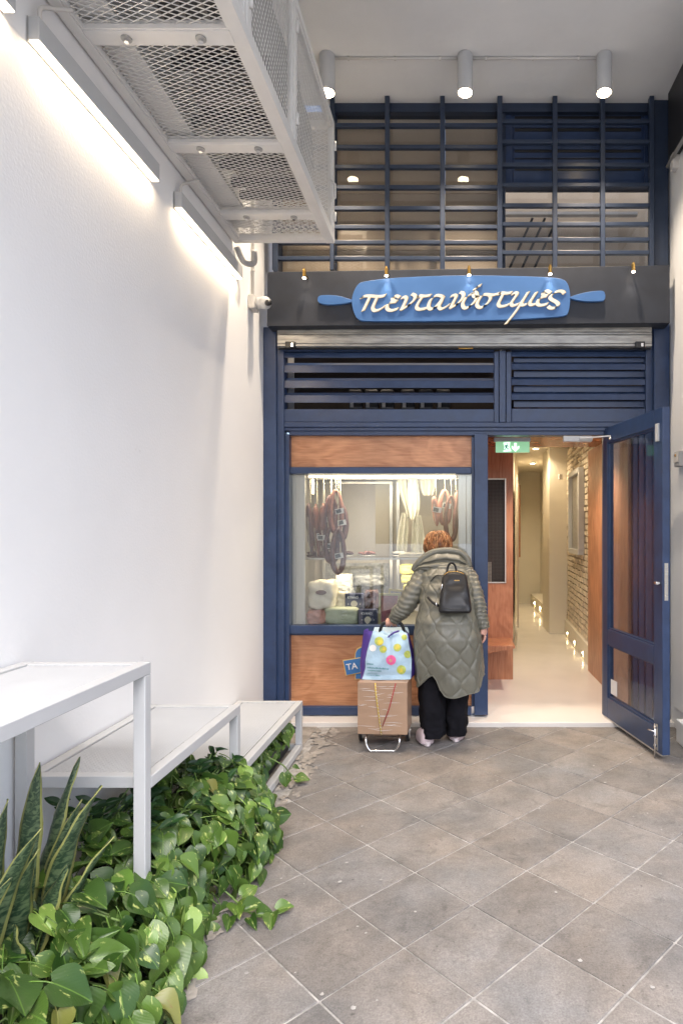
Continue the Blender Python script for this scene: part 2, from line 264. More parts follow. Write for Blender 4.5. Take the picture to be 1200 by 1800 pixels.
# ------------------------------------------------------------------ mesh helpers
class MB:
    def __init__(s): s.v = []; s.f = []; s.uv = None
    def box(s, x0, x1, y0, y1, z0, z1):
        i = len(s.v)
        s.v += [(x0, y0, z0), (x1, y0, z0), (x1, y1, z0), (x0, y1, z0), (x0, y0, z1), (x1, y0, z1), (x1, y1, z1), (x0, y1, z1)]
        s.f += [(i, i+3, i+2, i+1), (i+4, i+5, i+6, i+7), (i, i+1, i+5, i+4), (i+1, i+2, i+6, i+5), (i+2, i+3, i+7, i+6), (i+3, i, i+4, i+7)]
        return s
    def bar(s, a, b, w, h, up=(0, 0, 1)):
        a = Vector(a); b = Vector(b); d = (b - a).normalized(); up = Vector(up)
        if abs(d.dot(up)) > .98: up = Vector((0, 1, 0))
        sd_ = d.cross(up).normalized(); u = sd_.cross(d).normalized(); i = len(s.v)
        for p in (a, b):
            for sx_, sy_ in ((-1, -1), (1, -1), (1, 1), (-1, 1)): s.v.append(tuple(p + sd_ * sx_ * w / 2 + u * sy_ * h / 2))
        s.f += [(i, i+1, i+2, i+3), (i+7, i+6, i+5, i+4)] + [(i+k, i+4+k, i+4+(k+1) % 4, i+(k+1) % 4) for k in range(4)]
        return s
    def tube(s, pts, r, n=8, cap=True, flat=1.0):
        pts = [Vector(p) for p in pts]; rs = r if isinstance(r, (list, tuple)) else [r] * len(pts)
        i0 = len(s.v); prev = None
        for k, p in enumerate(pts):
            d = (pts[min(k+1, len(pts)-1)] - pts[max(k-1, 0)]).normalized()
            if prev is None:
                a = d.orthogonal().normalized()
            else:
                a = (prev - d * prev.dot(d))
                a = a.normalized() if a.length > 1e-5 else d.orthogonal().normalized()
            prev = a; b = d.cross(a)
            for j in range(n):
                t = 2 * math.pi * j / n
                s.v.append(tuple(p + a * math.cos(t) * rs[k] + b * math.sin(t) * rs[k] * flat))
        for k in range(len(pts) - 1):
            for j in range(n):
                a0 = i0 + k*n + j; a1 = i0 + k*n + (j+1) % n
                s.f.append((a0, a1, a1 + n, a0 + n))
        if cap:
            s.f.append(tuple(i0 + j for j in reversed(range(n)))); s.f.append(tuple(i0 + (len(pts)-1)*n + j for j in range(n)))
        return s
    def ell(s, c, r, nu=16, nv=10, disp=None):
        i0 = len(s.v)
        for k in range(nv + 1):
            ph = math.pi * k / nv
            for j in range(nu):
                th = 2 * math.pi * j / nu
                d = Vector((math.sin(ph)*math.cos(th), math.sin(ph)*math.sin(th), math.cos(ph)))
                q = 1 + (disp(d) if disp else 0)
                s.v.append((c[0] + d.x*r[0]*q, c[1] + d.y*r[1]*q, c[2] + d.z*r[2]*q))
        for k in range(nv):
            for j in range(nu):
                a = i0 + k*nu + j; b = i0 + k*nu + (j+1) % nu
                s.f.append((a, a + nu, b + nu, b))
        return s
    def prism(s, poly, y0, y1):                     # polygon in (x, z), extruded along y (y0 the front)
        i = len(s.v); n = len(poly)
        s.v += [(p[0], y0, p[1]) for p in poly] + [(p[0], y1, p[1]) for p in poly]
        s.f.append(tuple(range(i, i+n))); s.f.append(tuple(reversed(range(i+n, i+2*n))))
        s.f += [(i+k, i+n+k, i+n+(k+1) % n, i+(k+1) % n) for k in range(n)]
        return s
    def build(s, name, m, parent=None, smooth=False, bevel=0, seg=2, kind=None, label=None):
        me = bpy.data.meshes.new(name); me.from_pydata(s.v, [], s.f); me.materials.append(m)
        if s.uv:
            ul = me.uv_layers.new(name='UVMap')
            for lp in me.loops: ul.data[lp.index].uv = s.uv[lp.vertex_index]
        bm = bmesh.new(); bm.from_mesh(me); bmesh.ops.recalc_face_normals(bm, faces=bm.faces); bm.to_mesh(me); bm.free()
        if smooth:
            for p in me.polygons: p.use_smooth = True
        o = bpy.data.objects.new(name, me); COL.objects.link(o)
        if bevel:
            bv = o.modifiers.new('bevel', 'BEVEL'); bv.width = bevel; bv.segments = seg; bv.limit_method = 'ANGLE'; bv.angle_limit = R(40)
        if parent is not None: o.parent = parent
        if kind: o['kind'] = kind
        if label: o['label'] = label
        return o
def thing(name, label, cat, group=None, loc=(0, 0, 0)):
    o = bpy.data.objects.new(name, None); COL.objects.link(o); o.location = loc; o.empty_display_size = .1
    o['label'] = label; o['category'] = cat
    if group: o['group'] = group
    return o
def world_parts(root):                              # after building at world coordinates: shift children so the root can sit at its base
    inv = Matrix.Translation(-Vector(root.location))
    for c in root.children:
        c.matrix_parent_inverse = inv
    return root
def tag(o, label, cat, group=None):
    o['label'] = label; o['category'] = cat
    if group: o['group'] = group
    return o
def box(name, m, x0, x1, y0, y1, z0, z1, parent=None, bevel=0, **k): return MB().box(x0, x1, y0, y1, z0, z1).build(name, m, parent, bevel=bevel, **k)
def struct(o, label=None):
    o['kind'] = 'structure'
    if label: o['label'] = label
    return o
def pbox(name, m, px0, px1, py0, py1, Y, depth, parent=None, bevel=0, **k):   # a facade member given by its outline on the plane y=Y
    return box(name, m, wx(px0, Y), wx(px1, Y), Y, Y + depth, wz(py1, Y), wz(py0, Y), parent, bevel, **k)
def lamp(name, kind, loc, power, col, size=.1, rot=None, spot=None, blend=.5, parent=None, sizey=None):
    d = bpy.data.lights.new(name, kind); d.energy = power; d.color = col
    if kind == 'AREA':
        d.size = size
        if sizey: d.shape = 'RECTANGLE'; d.size_y = sizey
    else: d.shadow_soft_size = size
    if kind == 'SPOT': d.spot_size = spot; d.spot_blend = blend
    o = bpy.data.objects.new(name, d); COL.objects.link(o); o.location = loc
    if rot: o.rotation_euler = rot
    if parent is not None: o.parent = parent
    return o
def catmull(pts, sub=6):
    P = [Vector(p) for p in pts]; out = []
    for i in range(len(P) - 1):
        p0 = P[max(i-1, 0)]; p1 = P[i]; p2 = P[i+1]; p3 = P[min(i+2, len(P)-1)]
        for k in range(sub):
            t = k / sub
            out.append(.5 * ((2*p1) + (-p0 + p2)*t + (2*p0 - 5*p1 + 4*p2 - p3)*t*t + (-p0 + 3*p1 - 3*p2 + p3)*t**3))
    out.append(P[-1]); return out
def text(name, body, size, loc, m, parent=None, rot=(R(90), 0, 0), ext=.001, mirror=False):
    c = bpy.data.curves.new(name, 'FONT'); c.body = body; c.size = size; c.extrude = ext; c.align_x = 'CENTER'; c.align_y = 'CENTER'; c.offset = .0006
    c.materials.append(m); o = bpy.data.objects.new(name, c); COL.objects.link(o); o.location = loc; o.rotation_euler = rot
    dg = bpy.context.evaluated_depsgraph_get(); dg.update()
    me = bpy.data.meshes.new_from_object(o.evaluated_get(dg)); mw = Matrix.LocRotScale(o.location, o.rotation_euler, None)
    bpy.data.objects.remove(o); o = bpy.data.objects.new(name, me); COL.objects.link(o); o.matrix_local = mw
    if parent is not None: o.parent = parent
    return o

# ================================================================== SETTING
WX, CEIL, YF, RX = -1.545, 4.994, 5.05, 1.711
struct(MB().box(-40, 40, -60, 4.88, -.3, -.012).build('street', M['street']))
struct(box('grout_bed', M['grout'], -1.1, 4.0, .2, 4.88, -.0119, -.0035))
struct(box('concrete_strip', M['mortarpatch'], WX, -1.1001, -3, 4.88, -.0118, .0015))
struct(box('wall_left', M['wall'], WX - .3, WX, -1.6, 5.4, -.01, CEIL + .3), 'white textured plaster wall running along the left of the passage')
struct(box('ceiling', M['ceil'], WX - .3, 6, -.6, 5.02, CEIL, CEIL + .3))
# paving laid diagonally, each slab its own piece
pave = bpy.data.objects.new('pavement', None); COL.objects.link(pave); pave['kind'] = 'structure'; pave['label'] = 'worn grey brown concrete slabs laid diagonally'
A = Vector((-.7135, .7007)); B = Vector((.7010, .7131)); PA, PB = .3515, .366; O0 = Vector((.068, 3.066))
def clip(poly, nx, ny, d):                          # keep nx*x+ny*y<=d
    out = []
    for i in range(len(poly)):
        p, q = poly[i], poly[(i+1) % len(poly)]
        a, b = nx*p[0] + ny*p[1] - d, nx*q[0] + ny*q[1] - d
        if a <= 0: out.append(p)
        if a * b < 0:
            t = a / (a - b); out.append((p[0] + (q[0]-p[0])*t, p[1] + (q[1]-p[1])*t))
    return out
g2 = .0038
for i in range(-9, 12):
    for j in range(-10, 9):
        c0 = O0 + A * PA * i + B * PB * j
        poly = [c0 + A*g2 + B*g2, c0 + A*(PA-g2) + B*g2, c0 + A*(PA-g2) + B*(PB-g2), c0 + A*g2 + B*(PB-g2)]
        poly = [(p.x, p.y) for p in poly]
        cx_ = sum(p[0] for p in poly)/4; cy_ = sum(p[1] for p in poly)/4
        edge = -1.0 + .035 * math.sin(cy_ * 5.3) + .02 * math.sin(cy_ * 13)
        for (nx, ny, d) in ((0, 1, 4.876), (-1, 0, -edge), (0, -1, -.9), (1, 0, 2.9)):
            poly = clip(poly, nx, ny, d)
            if len(poly) < 3: break
        if len(poly) < 3: continue
        ar = abs(sum(poly[k][0]*poly[(k+1) % len(poly)][1] - poly[(k+1) % len(poly)][0]*poly[k][1] for k in range(len(poly)))) / 2
        if ar < .002: continue
        mb = MB(); n = len(poly); dz = random.uniform(-.0012, .0012); tx, ty = random.uniform(-.004, .004), random.uniform(-.004, .004)
        gx = sum(p[0] for p in poly)/n; gy = sum(p[1] for p in poly)/n
        top = [(p[0], p[1], dz + .0005 + (p[0]-gx)*tx + (p[1]-gy)*ty) for p in poly]
        mb.v = top + [(p[0], p[1], -.011) for p in poly]
        mb.f = [tuple(range(n))] + [(k, n+k, n+(k+1) % n, (k+1) % n) for k in range(n)]
        mb.build('slab', M['tile'], pave, bevel=.0035, seg=2)
# mortar smears in the joint between the slabs and the planter
mb = MB()
for k in range(150):
    y = random.uniform(1.9, 4.86); x = -.985 + random.gauss(0, .045); r = abs(random.gauss(0, .022)) + .006; n = 16; i0 = len(mb.v)
    ph = random.random() * 6
    for j in range(n):
        a = 2*math.pi*j/n; q = r * (1 + .4*math.sin(3*a + ph) + random.uniform(-.12, .12))
        mb.v.append((x + q*math.cos(a)*.8, y + q*math.sin(a)*1.4, .0030 + k*.00003))
    mb.f.append(tuple(range(i0, i0+n)))
struct(mb.build('mortar_smears', M['mortarpatch']))

# right pier of the passage: painted panels, dark fascia above
struct(box('wall_right', M['pier'], RX, RX + .5, 3.7, 5.3, -.01, CEIL - .002), 'cream painted pier at the right edge')
pr = thing('pier_panel', 'pale panelled lining with upright joints beside the open glass door', 'panel', loc=(RX, 4.3, 0))
for k, (a, b) in enumerate(((3.72, 4.20), (4.206, 4.58), (4.586, 4.86))):
    box('panel', M['pier'], RX - .012, RX - .0005, a, b, .17, 4.38, pr, .002)
world_parts(pr)
tag(box('plinth_block', M['pier'], RX - .10, RX - .013, 4.05, 4.55, 0, .165, bevel=.006), 'low white block at the foot of the right pier behind the door', 'plinth')
fa = thing('fascia_box', 'black glossy fascia high on the right pier under the ceiling', 'fascia', loc=(RX, 4.3, 4.42))
box('panel', M['black'], RX - .05, RX - .001, 3.71, 4.87, 4.43, 4.985, fa, .003)
MB().tube([(RX - .055, 3.71, 4.41), (RX - .055, 4.87, 4.41)], .014).build('trim', M['grey'], fa, True)
world_parts(fa)
jb = thing('junction_box', 'grey cable junction box at the lower corner of the black fascia', 'junction box', loc=(RX, 4.8, 4.4))
box('body', M['conduit'], 1.655, 1.72, 4.74, 4.81, 4.33, 4.45, jb, .006)
MB().tube([(1.69, 4.80, 4.45), (1.69, 4.80, 4.98)], .011).build('conduit', M['conduit'], jb, True)
box('collar', M['conduit'], 1.665, 1.705, 4.78, 4.82, 4.83, 4.95, jb, .004)
world_parts(jb)
sw = thing('key_switch', 'grey shutter key switch with brass key barrel on the pier', 'switch', loc=(RX, 4.67, 2.08))
box('housing', M['grey'], RX - .052, RX - .013, 4.62, 4.73, 2.03, 2.145, sw, .005)
box('face_plate', M['conduit'], RX - .060, RX - .0525, 4.63, 4.72, 2.06, 2.135, sw, .003)
MB().tube([(RX - .066, 4.675, 2.115), (RX - .0601, 4.675, 2.115)], .010, 12).build('key_barrel', M['brass'], sw)
world_parts(sw)

# small cracks, chips and gum spots on the slabs
mb = MB(); rg = random.Random(21)
for k in range(70):
    x, y = rg.uniform(-.8, 1.7), rg.uniform(1.9, 4.7); r = rg.uniform(.003, .009); i0 = len(mb.v)
    for j in range(9): a = 2*math.pi*j/9; q = r*(1 + rg.uniform(-.3, .3)); mb.v.append((x + q*math.cos(a), y + q*math.sin(a), .0045 + k*.00002))
    mb.f.append(tuple(range(i0, i0+9)))
struct(mb.build('gum_spots', M['grout']))
# ================================================================== INTERIOR SHELL
FL = .033
struct(box('floor_interior', M['terr'], -1.44, 2.6, 4.88, 14, -.2, FL, bevel=.004), 'glossy white screed floor and doorstep of the shop')
struct(box('ceiling_corridor', M['plaster'], .1, 2.6, 6.34, 14, 2.76, 2.9))
struct(box('wall_behind', M['taupel'], -1.6, 1.75, 6.9, 6.95, 2.9, 5.3))
struct(MB().prism([(0, 0)], 0, 0).build('x', M['wall']) if False else MB().bar((.52, 6.35, 1.4), (1.28, 12.9, 1.4), .02, 2.72).build('wall_corridor', M['plaster']), 'cream wall on the left of the corridor')
struct(box('wall_corridor_end', M['plaster'], 1.2, 2.6, 12.9, 13.0, FL, 2.76))
struct(box('wall_corridor_back', M['plaster'], 1.74, 1.84, 9.1, 12.9, FL, 2.76))
tag(box('corridor_column', M['plaster'], 1.357, 1.739, 9.08, 9.78, FL, 2.758, bevel=.004), 'cream square column at the end of the whitewashed brick wall', 'column')
tag(box('corridor_door', M['taupe'], 1.70, 1.738, 10.6, 11.5, FL, 2.2, bevel=.005), 'tall grey door in the far right corridor wall', 'door')
# dark shelf unit deep left
dd = thing('dark_niche', 'dark tall niche with pale shelf edge on the left of the corridor', 'niche', loc=(.9, 9, 0))
MB().bar((.785, 7.95, 1.25), (.93, 9.35, 1.25), .02, 1.9).build('recess', M['taupe'], dd)
MB().bar((1.035, 10.3, 1.7), (1.05, 10.45, 1.7), .05, 1.2).build('trim', M['woodd'], dd)
world_parts(dd)
# whitewashed brick wall
bw = bpy.data.objects.new('wall_brick', None); COL.objects.link(bw); bw['kind'] = 'structure'; bw['label'] = 'whitewashed rough brick wall lit warm from the floor'
P0, P1 = Vector((1.512, 6.72, 0)), Vector((1.632, 9.08, 0)); dv = (P1 - P0); Lw = dv.length; dv.normalize(); nv_ = Vector((-dv.y, dv.x, 0))
MB().bar(P0 + dv*Lw/2*0 + Vector((.06, 0, 1.4)), P1 + Vector((.06, 0, 1.4)), .10, 2.7).build('mortar_bed', M['mortar'], bw)
mb = MB(); z = .26; row = 0
while z < 2.70:
    u = -(row % 2) * .11
    while u < Lw:
        a, b = max(u, 0) + .006, min(u + .215, Lw) - .006
        if b - a > .03:
            pr_ = random.uniform(.004, .016); zz = z + random.uniform(-.003, .003)
            c = P0 + dv*(a+b)/2 - Vector((pr_ - .008, 0, 0)); c.z = zz + .03
            mb.bar(c - dv*(b-a)/2, c + dv*(b-a)/2, .03, .056 + random.uniform(-.006, .006))
        u += .225
    z += .072; row += 1
o = mb.build('brick', M['brickp'], bw, kind='stuff')
cb = thing('corridor_kerb', 'cream plinth kerb with small step lights below the brick wall', 'kerb', loc=(1.5, 8, FL))
MB().bar((1.505, 6.72, FL + .11), (1.625, 9.08, FL + .11), .09, .22).build('kerb', M['plaster'], cb, bevel=.004)
for f_ in (.25, .55, .85):
    p = P0 + dv * Lw * f_ + Vector((-.0545, 0, .10))
    MB().bar(p, p + Vector((-.003, 0, 0)), .024, .024).build('step_light', M['stepl'], cb)
    lamp('step_glow', 'SPOT', p + Vector((-.01, 0, 0)), 1.6, (1, .74, .36), .015, (0, R(-70) , 0), R(120), .8)
world_parts(cb)
cb = thing('corridor_kerb', 'far cream kerb with row of step lights beyond the corridor column', 'kerb', loc=(1.5, 11, FL))
box('kerb', M['plaster'], 1.50, 1.735, 9.79, 12.6, FL, FL + .23, cb, .004)
for y in (10.3, 11.1, 11.9):
    box('step_light', M['stepl'], 1.494, 1.499, y, y + .04, .13, .17, cb)
    lamp('step_glow', 'SPOT', (1.48, y, .15), 3.0, (1, .72, .32), .015, (0, R(-70), 0), R(130), .8)
world_parts(cb)
# framed print
pf = thing('framed_print', 'tall white framed black and white abstract print on the brick wall', 'picture', loc=(1.53, 8, 1.8))
def onbrick(y, off): f_ = (y - 6.72) / (9.08 - 6.72); return P0.x + (P1.x - P0.x) * f_ - off
y0, y1 = 7.45, 8.35
for (a, b, za, zb, w) in ((y0, y1, 2.25, 2.31, .07), (y0, y1, 1.25, 1.31, .07)):
    MB().bar((onbrick(a, .055), a, (za+zb)/2), (onbrick(b, .055), b, (za+zb)/2), w, .06).build('frame_rail', M['white'], pf, bevel=.003)
for y in (y0, y1):
    MB().bar((onbrick(y, .055), y, 1.311), (onbrick(y, .055), y, 2.249), .07, .06).build('frame_stile', M['white'], pf, bevel=.003)
MB().bar((onbrick(y0, .04), y0 + .035, 1.78), (onbrick(y1, .04), y1 - .035, 1.78), .01, .93).build('print', M['photo1'], pf)
world_parts(pf)
# wood wall right, ceiling, entry downlight
struct(box('wall_wood', M['woodv'], 1.42, 1.50, 5.13, 6.70, FL + .001, 2.40), 'reddish plywood wall right inside the entrance')
struct(box('ceiling_wood', M['woodd'], .12, 1.50, 5.13, 6.32, 2.401, 2.46), 'varnished plywood soffit inside the entrance')
struct(box('soffit_fascia', M['woodd'], .12, 1.50, 6.321, 6.339, 2.401, 2.76))
el = thing('recessed_light', 'small round recessed light in the plywood soffit', 'downlight', loc=(1.05, 5.8, 2.4))
MB().tube([(1.05, 5.75, 2.392), (1.05, 5.75, 2.4005)], .04, 20).build('rim', M['brass'], el)
MB().tube([(1.05, 5.75, 2.388), (1.05, 5.75, 2.3915)], .028, 20).build('lens', M['bulb'], el)
world_parts(el)
lamp('entry_spot', 'SPOT', (1.05, 5.75, 2.37), 45, (1, .84, .66), .04, (0, 0, 0), R(130), .8)
for (x, y, p) in ((.95, 7.4, 20), (1.15, 9.0, 22), (1.35, 11.0, 40)):
    dl = thing('corridor_light', {7.4: 'first', 9.0: 'second', 11.0: 'third'}[y] + ' small round ceiling light along the inner corridor', 'downlight', loc=(x, y, 2.75))
    MB().tube([(x, y, 2.735), (x, y, 2.7595)], .05, 16).build('rim', M['white'], dl)
    MB().tube([(x, y, 2.730), (x, y, 2.7345)], .035, 16).build('lens', M['bulb'], dl)
    world_parts(dl)
    lamp('corridor_glow', 'SPOT', (x, y, 2.70), p, (1, .80, .52), .05, (0, 0, 0), R(150), .9)
# wood partition facing the entrance, with window and seat
pa = thing('wood_partition', 'reddish plywood partition with mesh window and seat inside the doorway', 'partition', loc=(.3, 6.3, FL))
Yp = 6.29; xa, xb = wx(830, Yp), wx(901, Yp); xw0, xw1, zw0, zw1 = wx(835, Yp), wx(889, Yp), wz(1025, Yp), wz(841, Yp)
box('panel', M['woodv'], xa, xb, Yp, Yp + .04, FL, zw0, pa); box('panel', M['woodv'], xa, xb, Yp, Yp + .04, zw1, 2.40, pa)
box('panel', M['woodv'], xw1, xb, Yp, Yp + .04, zw0, zw1, pa)
box('window_frame', M['steel'], xw1 - .014, xw1 - .0005, Yp - .006, Yp + .02, zw0, zw1, pa, .002)
box('window_frame', M['steel'], xa, xw1 - .0145, Yp - .006, Yp + .02, zw0, zw0 + .012, pa, .002)
box('window_frame', M['steel'], xa, xw1 - .0145, Yp - .006, Yp + .02, zw1 - .012, zw1, pa, .002)
mb = MB(); z = zw0 + .03
while z < zw1: mb.bar((xw0, Yp + .012, z), (xw1 - .015, Yp + .012, z), .0035, .0035); z += .014
x = xw0
while x < xw1 - .015: mb.bar((x, Yp + .016, zw0 + .013), (x, Yp + .016, zw1 - .013), .0035, .0035); x += .014
mb.build('wire_mesh', M['mesh'], pa, kind='stuff')
box('painted_lit_panel', M['packcream'], xw0, xw0 + .17, Yp + .12, Yp + .13, zw0, zw0 + .21, pa)  # cream panel gives the lit lower part of the window by colour
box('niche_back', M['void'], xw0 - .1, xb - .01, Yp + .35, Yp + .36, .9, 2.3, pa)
MB().prism([(wx(845, 6), .372), (wx(899, 6.2), .43), (wx(899, 6.2), .455), (wx(845, 6), .455)], 5.86, Yp - .001).build('seat', M['woodv'], pa, bevel=.003)
world_parts(pa)
# room for the vitrine: side walls of the display are its own thing
struct(box('wall_shop_side', M['woodv'], .235, .262, 5.45, 6.28, FL, 2.40))

# ================================================================== SHOP FRONT
sf = thing('storefront', 'navy painted shop front with grid, louvres and plywood panels', 'storefront', loc=(0, YF, 0))
N = M['navy']
# outer pillars (stand slightly proud)
box('pillar', N, WX + .002, wx(485, 4.95), 4.95, 5.10, FL * 0 + .0, wz(575, 4.95), sf, .004)
box('pillar', N, wx(1149, 4.95), wx(1176, 4.95), 4.95, 5.10, .034, wz(569, 4.95), sf, .004)
box('pillar', M['navy2'], wx(1149, 4.95), wx(1174, 4.95), 4.95, 5.10, wz(466, 4.95), CEIL - .002, sf, .004)
box('pillar', M['navy2'], wx(478, 4.95), wx(488, 4.95), 4.95, 5.10, wz(474, 4.95), CEIL - .002, sf, .004)
# jambs
for (a, b, y0_, y1_, Y, d) in ((486, 499, 575, 1258, 4.985, .10), (499.3, 508, 763, 1258, 5.02, .10), (1134, 1149, 575, 1262, 5.0, .13), (1122, 1133.7, 748, 1262, 5.04, .09), (1112, 1121.7, 762, 1262, 5.07, .06)):
    pbox('jamb', N, a, b, y0_, y1_, Y, d, sf, .004)
pbox('mullion', N, 833, 857, 762, 1257, 5.02, .12, sf, .004)
pbox('mullion', N, 828.5, 832.7, 768, 1242, 5.055, .06, sf, .002)
pbox('mullion', N, 1060, 1073, 764, 1261, 5.065, .06, sf, .003)
# head beams under the louvres
pbox('rail', N, 499.5, 1133.7, 742, 750.5, 4.99, .14, sf, .004)
pbox('rail', N, 499.5, 1133.7, 751, 757, 5.01, .12, sf, .003)
pbox('rail', N, 508.2, 1121.5, 757.3, 765, 5.03, .10, sf, .003)
# vitrine rails
for (a, b) in ((821, 832.5), (1100, 1114.5), (1243, 1257)):
    pbox('rail', N, 508.3, 828.2, a, b, 5.045, .09, sf, .004)
for (a, b) in ((1241, 1242.7), (1114.8, 1116.5)):
    pbox('bead', N, 508.4, 828.1, a, b, 5.07, .05, sf, .001)
pbox('plywood_panel', M['wood'], 508.4, 828.2, 766, 820.8, 5.085, .02, sf)
pbox('plywood_panel', M['wood'], 508.4, 828.2, 1114.6, 1242.8, 5.085, .02, sf)
pbox('window_pane', M['glass'], 508.4, 828.2, 832.7, 1099.8, 5.09, .008, sf)
pbox('window_pane', M['glassd'], 1073.2, 1111.8, 765.2, 1258, 5.09, .008, sf)
# louvre bands
pbox('mullion', N, 868, 876, 618, 742, 4.985, .12, sf, .003); pbox('mullion', N, 877, 888, 616, 742, 4.975, .13, sf, .003); pbox('mullion', N, 889, 898, 618, 742, 4.985, .12, sf, .003)
def slat(x0, x1, y0_, y1_, Y):                     # a tilted louvre blade
    a, b = wx(x0, Y), wx(x1, Y); zt, zb = wz(y0_, Y), wz(y1_, Y); m_ = MB()
    m_.v = [(a, Y, zb), (b, Y, zb), (b, Y + .008, zt - .006), (a, Y + .008, zt - .006), (a, Y + .07, zt + .028), (b, Y + .07, zt + .028), (b, Y + .066, zb + .03), (a, Y + .066, zb + .03)]
    m_.f = [(0, 1, 2, 3), (3, 2, 5, 4), (4, 5, 6, 7), (7, 6, 1, 0), (0, 3, 4, 7), (1, 6, 5, 2)]
    return m_.build('slat', N, sf, bevel=.002)
for (a, b) in ((618, 629), (640, 655), (667, 682), (693, 708)): slat(499.5, 867.8, a, b, 5.0)
for (a, b) in ((616, 627), (638, 650), (665, 677), (691, 703)): slat(898.2, 1133.6, a, b, 5.0)
for (a, b) in ((629, 637), (652, 663), (678.5, 689), (705, 716)): pbox('slat', N, 902, 1132, a, b, 5.04, .06, sf, .002)
pbox('rail', N, 499.5, 867.8, 719, 741.8, 5.0, .10, sf, .004); pbox('rail', N, 898.2, 1133.6, 718, 741.8, 5.0, .10, sf, .004)
pbox('rail', N, 499.5, 867.8, 611, 617.5, 5.0, .10, sf, .003); pbox('rail', N, 898.2, 1133.6, 609, 615.5, 5.0, .10, sf, .003)
pbox('back_panel', M['void'], 480, 880, 600, 735, 5.45, .02, sf)  # dark sheet stands in for the unlit interior behind the slats
pbox('back_panel', M['void'], 881, 1160, 590, 735, 5.30, .02, sf)  # added dark sheet, keeps the sky out of the louvre gaps
pbox('wood_batten', M['woodd'], 516, 860, 640, 652, 5.40, .02, sf)
pbox('wood_batten', M['woodd'], 516, 860, 668, 676, 5.40, .02, sf)
pbox('side_trim', M['conduit'], 506, 516, 618, 719, 5.2, .02, sf)
# upper grid
G = M['navy2']; Yg = 4.90
pbox('top_rail', G, 583, 1148, 176, 196, 4.99, .10, sf, .003)
VB = [(484, 5), (583, 4.5), (680, 5), (777, 5), (878, 5.5), (975, 5), (1059, 5), (1145, 5)]
for k, (x, h) in enumerate(VB):
    top = 172 if x > 500 else 300
    pbox('grid_upright', G, x - h*.8, x + h*.8, 168 if x > 500 else 168, 474 + (x < 500) * 3, Yg, .045, sf, .003)
HL = [219, 257, 292, 328, 365, 398, 425, 453]; HR = [212, 248, 289, 324, 360, 393, 420, 443]
for (x0, x1, ys, k0) in ((484, 878, HL, 0), (878, 1145, HR, 1)):
    xs = [v[0] for v in VB if x0 <= v[0] <= x1]
    for a, b in zip(xs[:-1], xs[1:]):
        for y in ys:
            if a < 500 and y < 300: pass
            pbox('grid_bar', G, a + 4.3, b - 4.3, y - 3.2, y + 3.6, Yg + .006, .034, sf, .003)
# window frames and panes behind the grid
for x0, x1 in ((488, 590), (590, 683), (683, 780), (780, 873)):
    pbox('window_pane', M['glassu'], x0 + 1, x1 - 1, 197, 476, 5.04, .006, sf)
for x in (590, 683, 780): pbox('glazing_bar', G, x - 1.5, x + 1.5, 196, 476, 5.03, .03, sf, .002)
pbox('mullion', G, 874, 888, 196, 476, 5.01, .08, sf, .003)
pbox('window_pane', M['glassu'], 888.3, 1140, 332, 476, 5.04, .006, sf)
pbox('vent_panel', N, 888.3, 1148, 196.3, 326, 5.05, .02, sf)
pbox('rail', G, 888.3, 1148, 326.3, 331.7, 5.02, .06, sf, .002)
for (a, b) in ((196, 203), (217, 224), (231, 262), (268, 277), (280, 294), (300, 326)):
    pbox('vent_slat', N, 902, 1128, a, b, 5.035, .0148, sf, .003)
for (a, b) in ((203.2, 216.8), (224.2, 230.8), (262.2, 267.8), (277.2, 279.8), (294.2, 299.8)):
    pbox('vent_slot', M['black'], 904, 1126, a, b, 5.044, .0055, sf)
for x in (893, 1137): pbox('vent_stile', N, x - 5, x + 5, 197, 326, 5.035, .0148, sf, .003)
world_parts(sf)
# boards seen behind the upper glass
ub = thing('blind_boards', 'brown horizontal boards closing the upper windows from inside', 'boards', loc=(0, 5.2, 3.5))
ys = [196, 227, 265, 300, 340, 372, 405, 440, 480]
for a, b in zip(ys[:-1], ys[1:]):
    for (x0, x1) in ((486, 585), (588, 680), (683, 779), (782, 880)):
        pbox('board', M['taupe'], x0, x1, a + .7, b - .7, 5.12 + random.uniform(0, .012), .02, ub, .002)
world_parts(ub)
rb = thing('upper_room', 'dim taupe room panelling behind the upper right window', 'panel', loc=(0.6, 5.4, 3.3))
pbox('back_wall', M['taupe'], 880, 1160, 300, 500, 5.6, .02, rb)
pbox('ceiling_edge', M['conduit'], 880, 1120, 372, 377, 5.5, .05, rb)
for k in range(3):
    x = wx(905 + 22*k, 5.5); MB().bar((x + .16, 5.56, wz(378, 5.5)), (x - .10, 5.56, wz(490, 5.5)), .02, .02).build('rod', M['black'], rb)
world_parts(rb)

# row of black track lamps behind the left louvre
for k, x in enumerate((612, 640, 668, 704, 736, 766)):
    t_ = thing('track_lamp', ['leftmost black lamp behind the louvre above the vitrine', 'second black lamp from the left behind the louvre', 'third black lamp behind the louvre, left of the pale pipe', 'fourth black lamp behind the louvre, right of the pale pipe', 'second black lamp from the right behind the louvre', 'rightmost black lamp behind the left louvre'][k], 'lamp', 'black lamps behind the louvre', (wx(x, 5.3), 5.3, wz(700, 5.3)))
    pbox('body', M['black'], x, x + 24, 684, 716, 5.28, .1, t_, .012)
    pbox('tag', M['label'], x + 3, x + 9, 706, 716, 5.275, .004, t_)
    world_parts(t_)

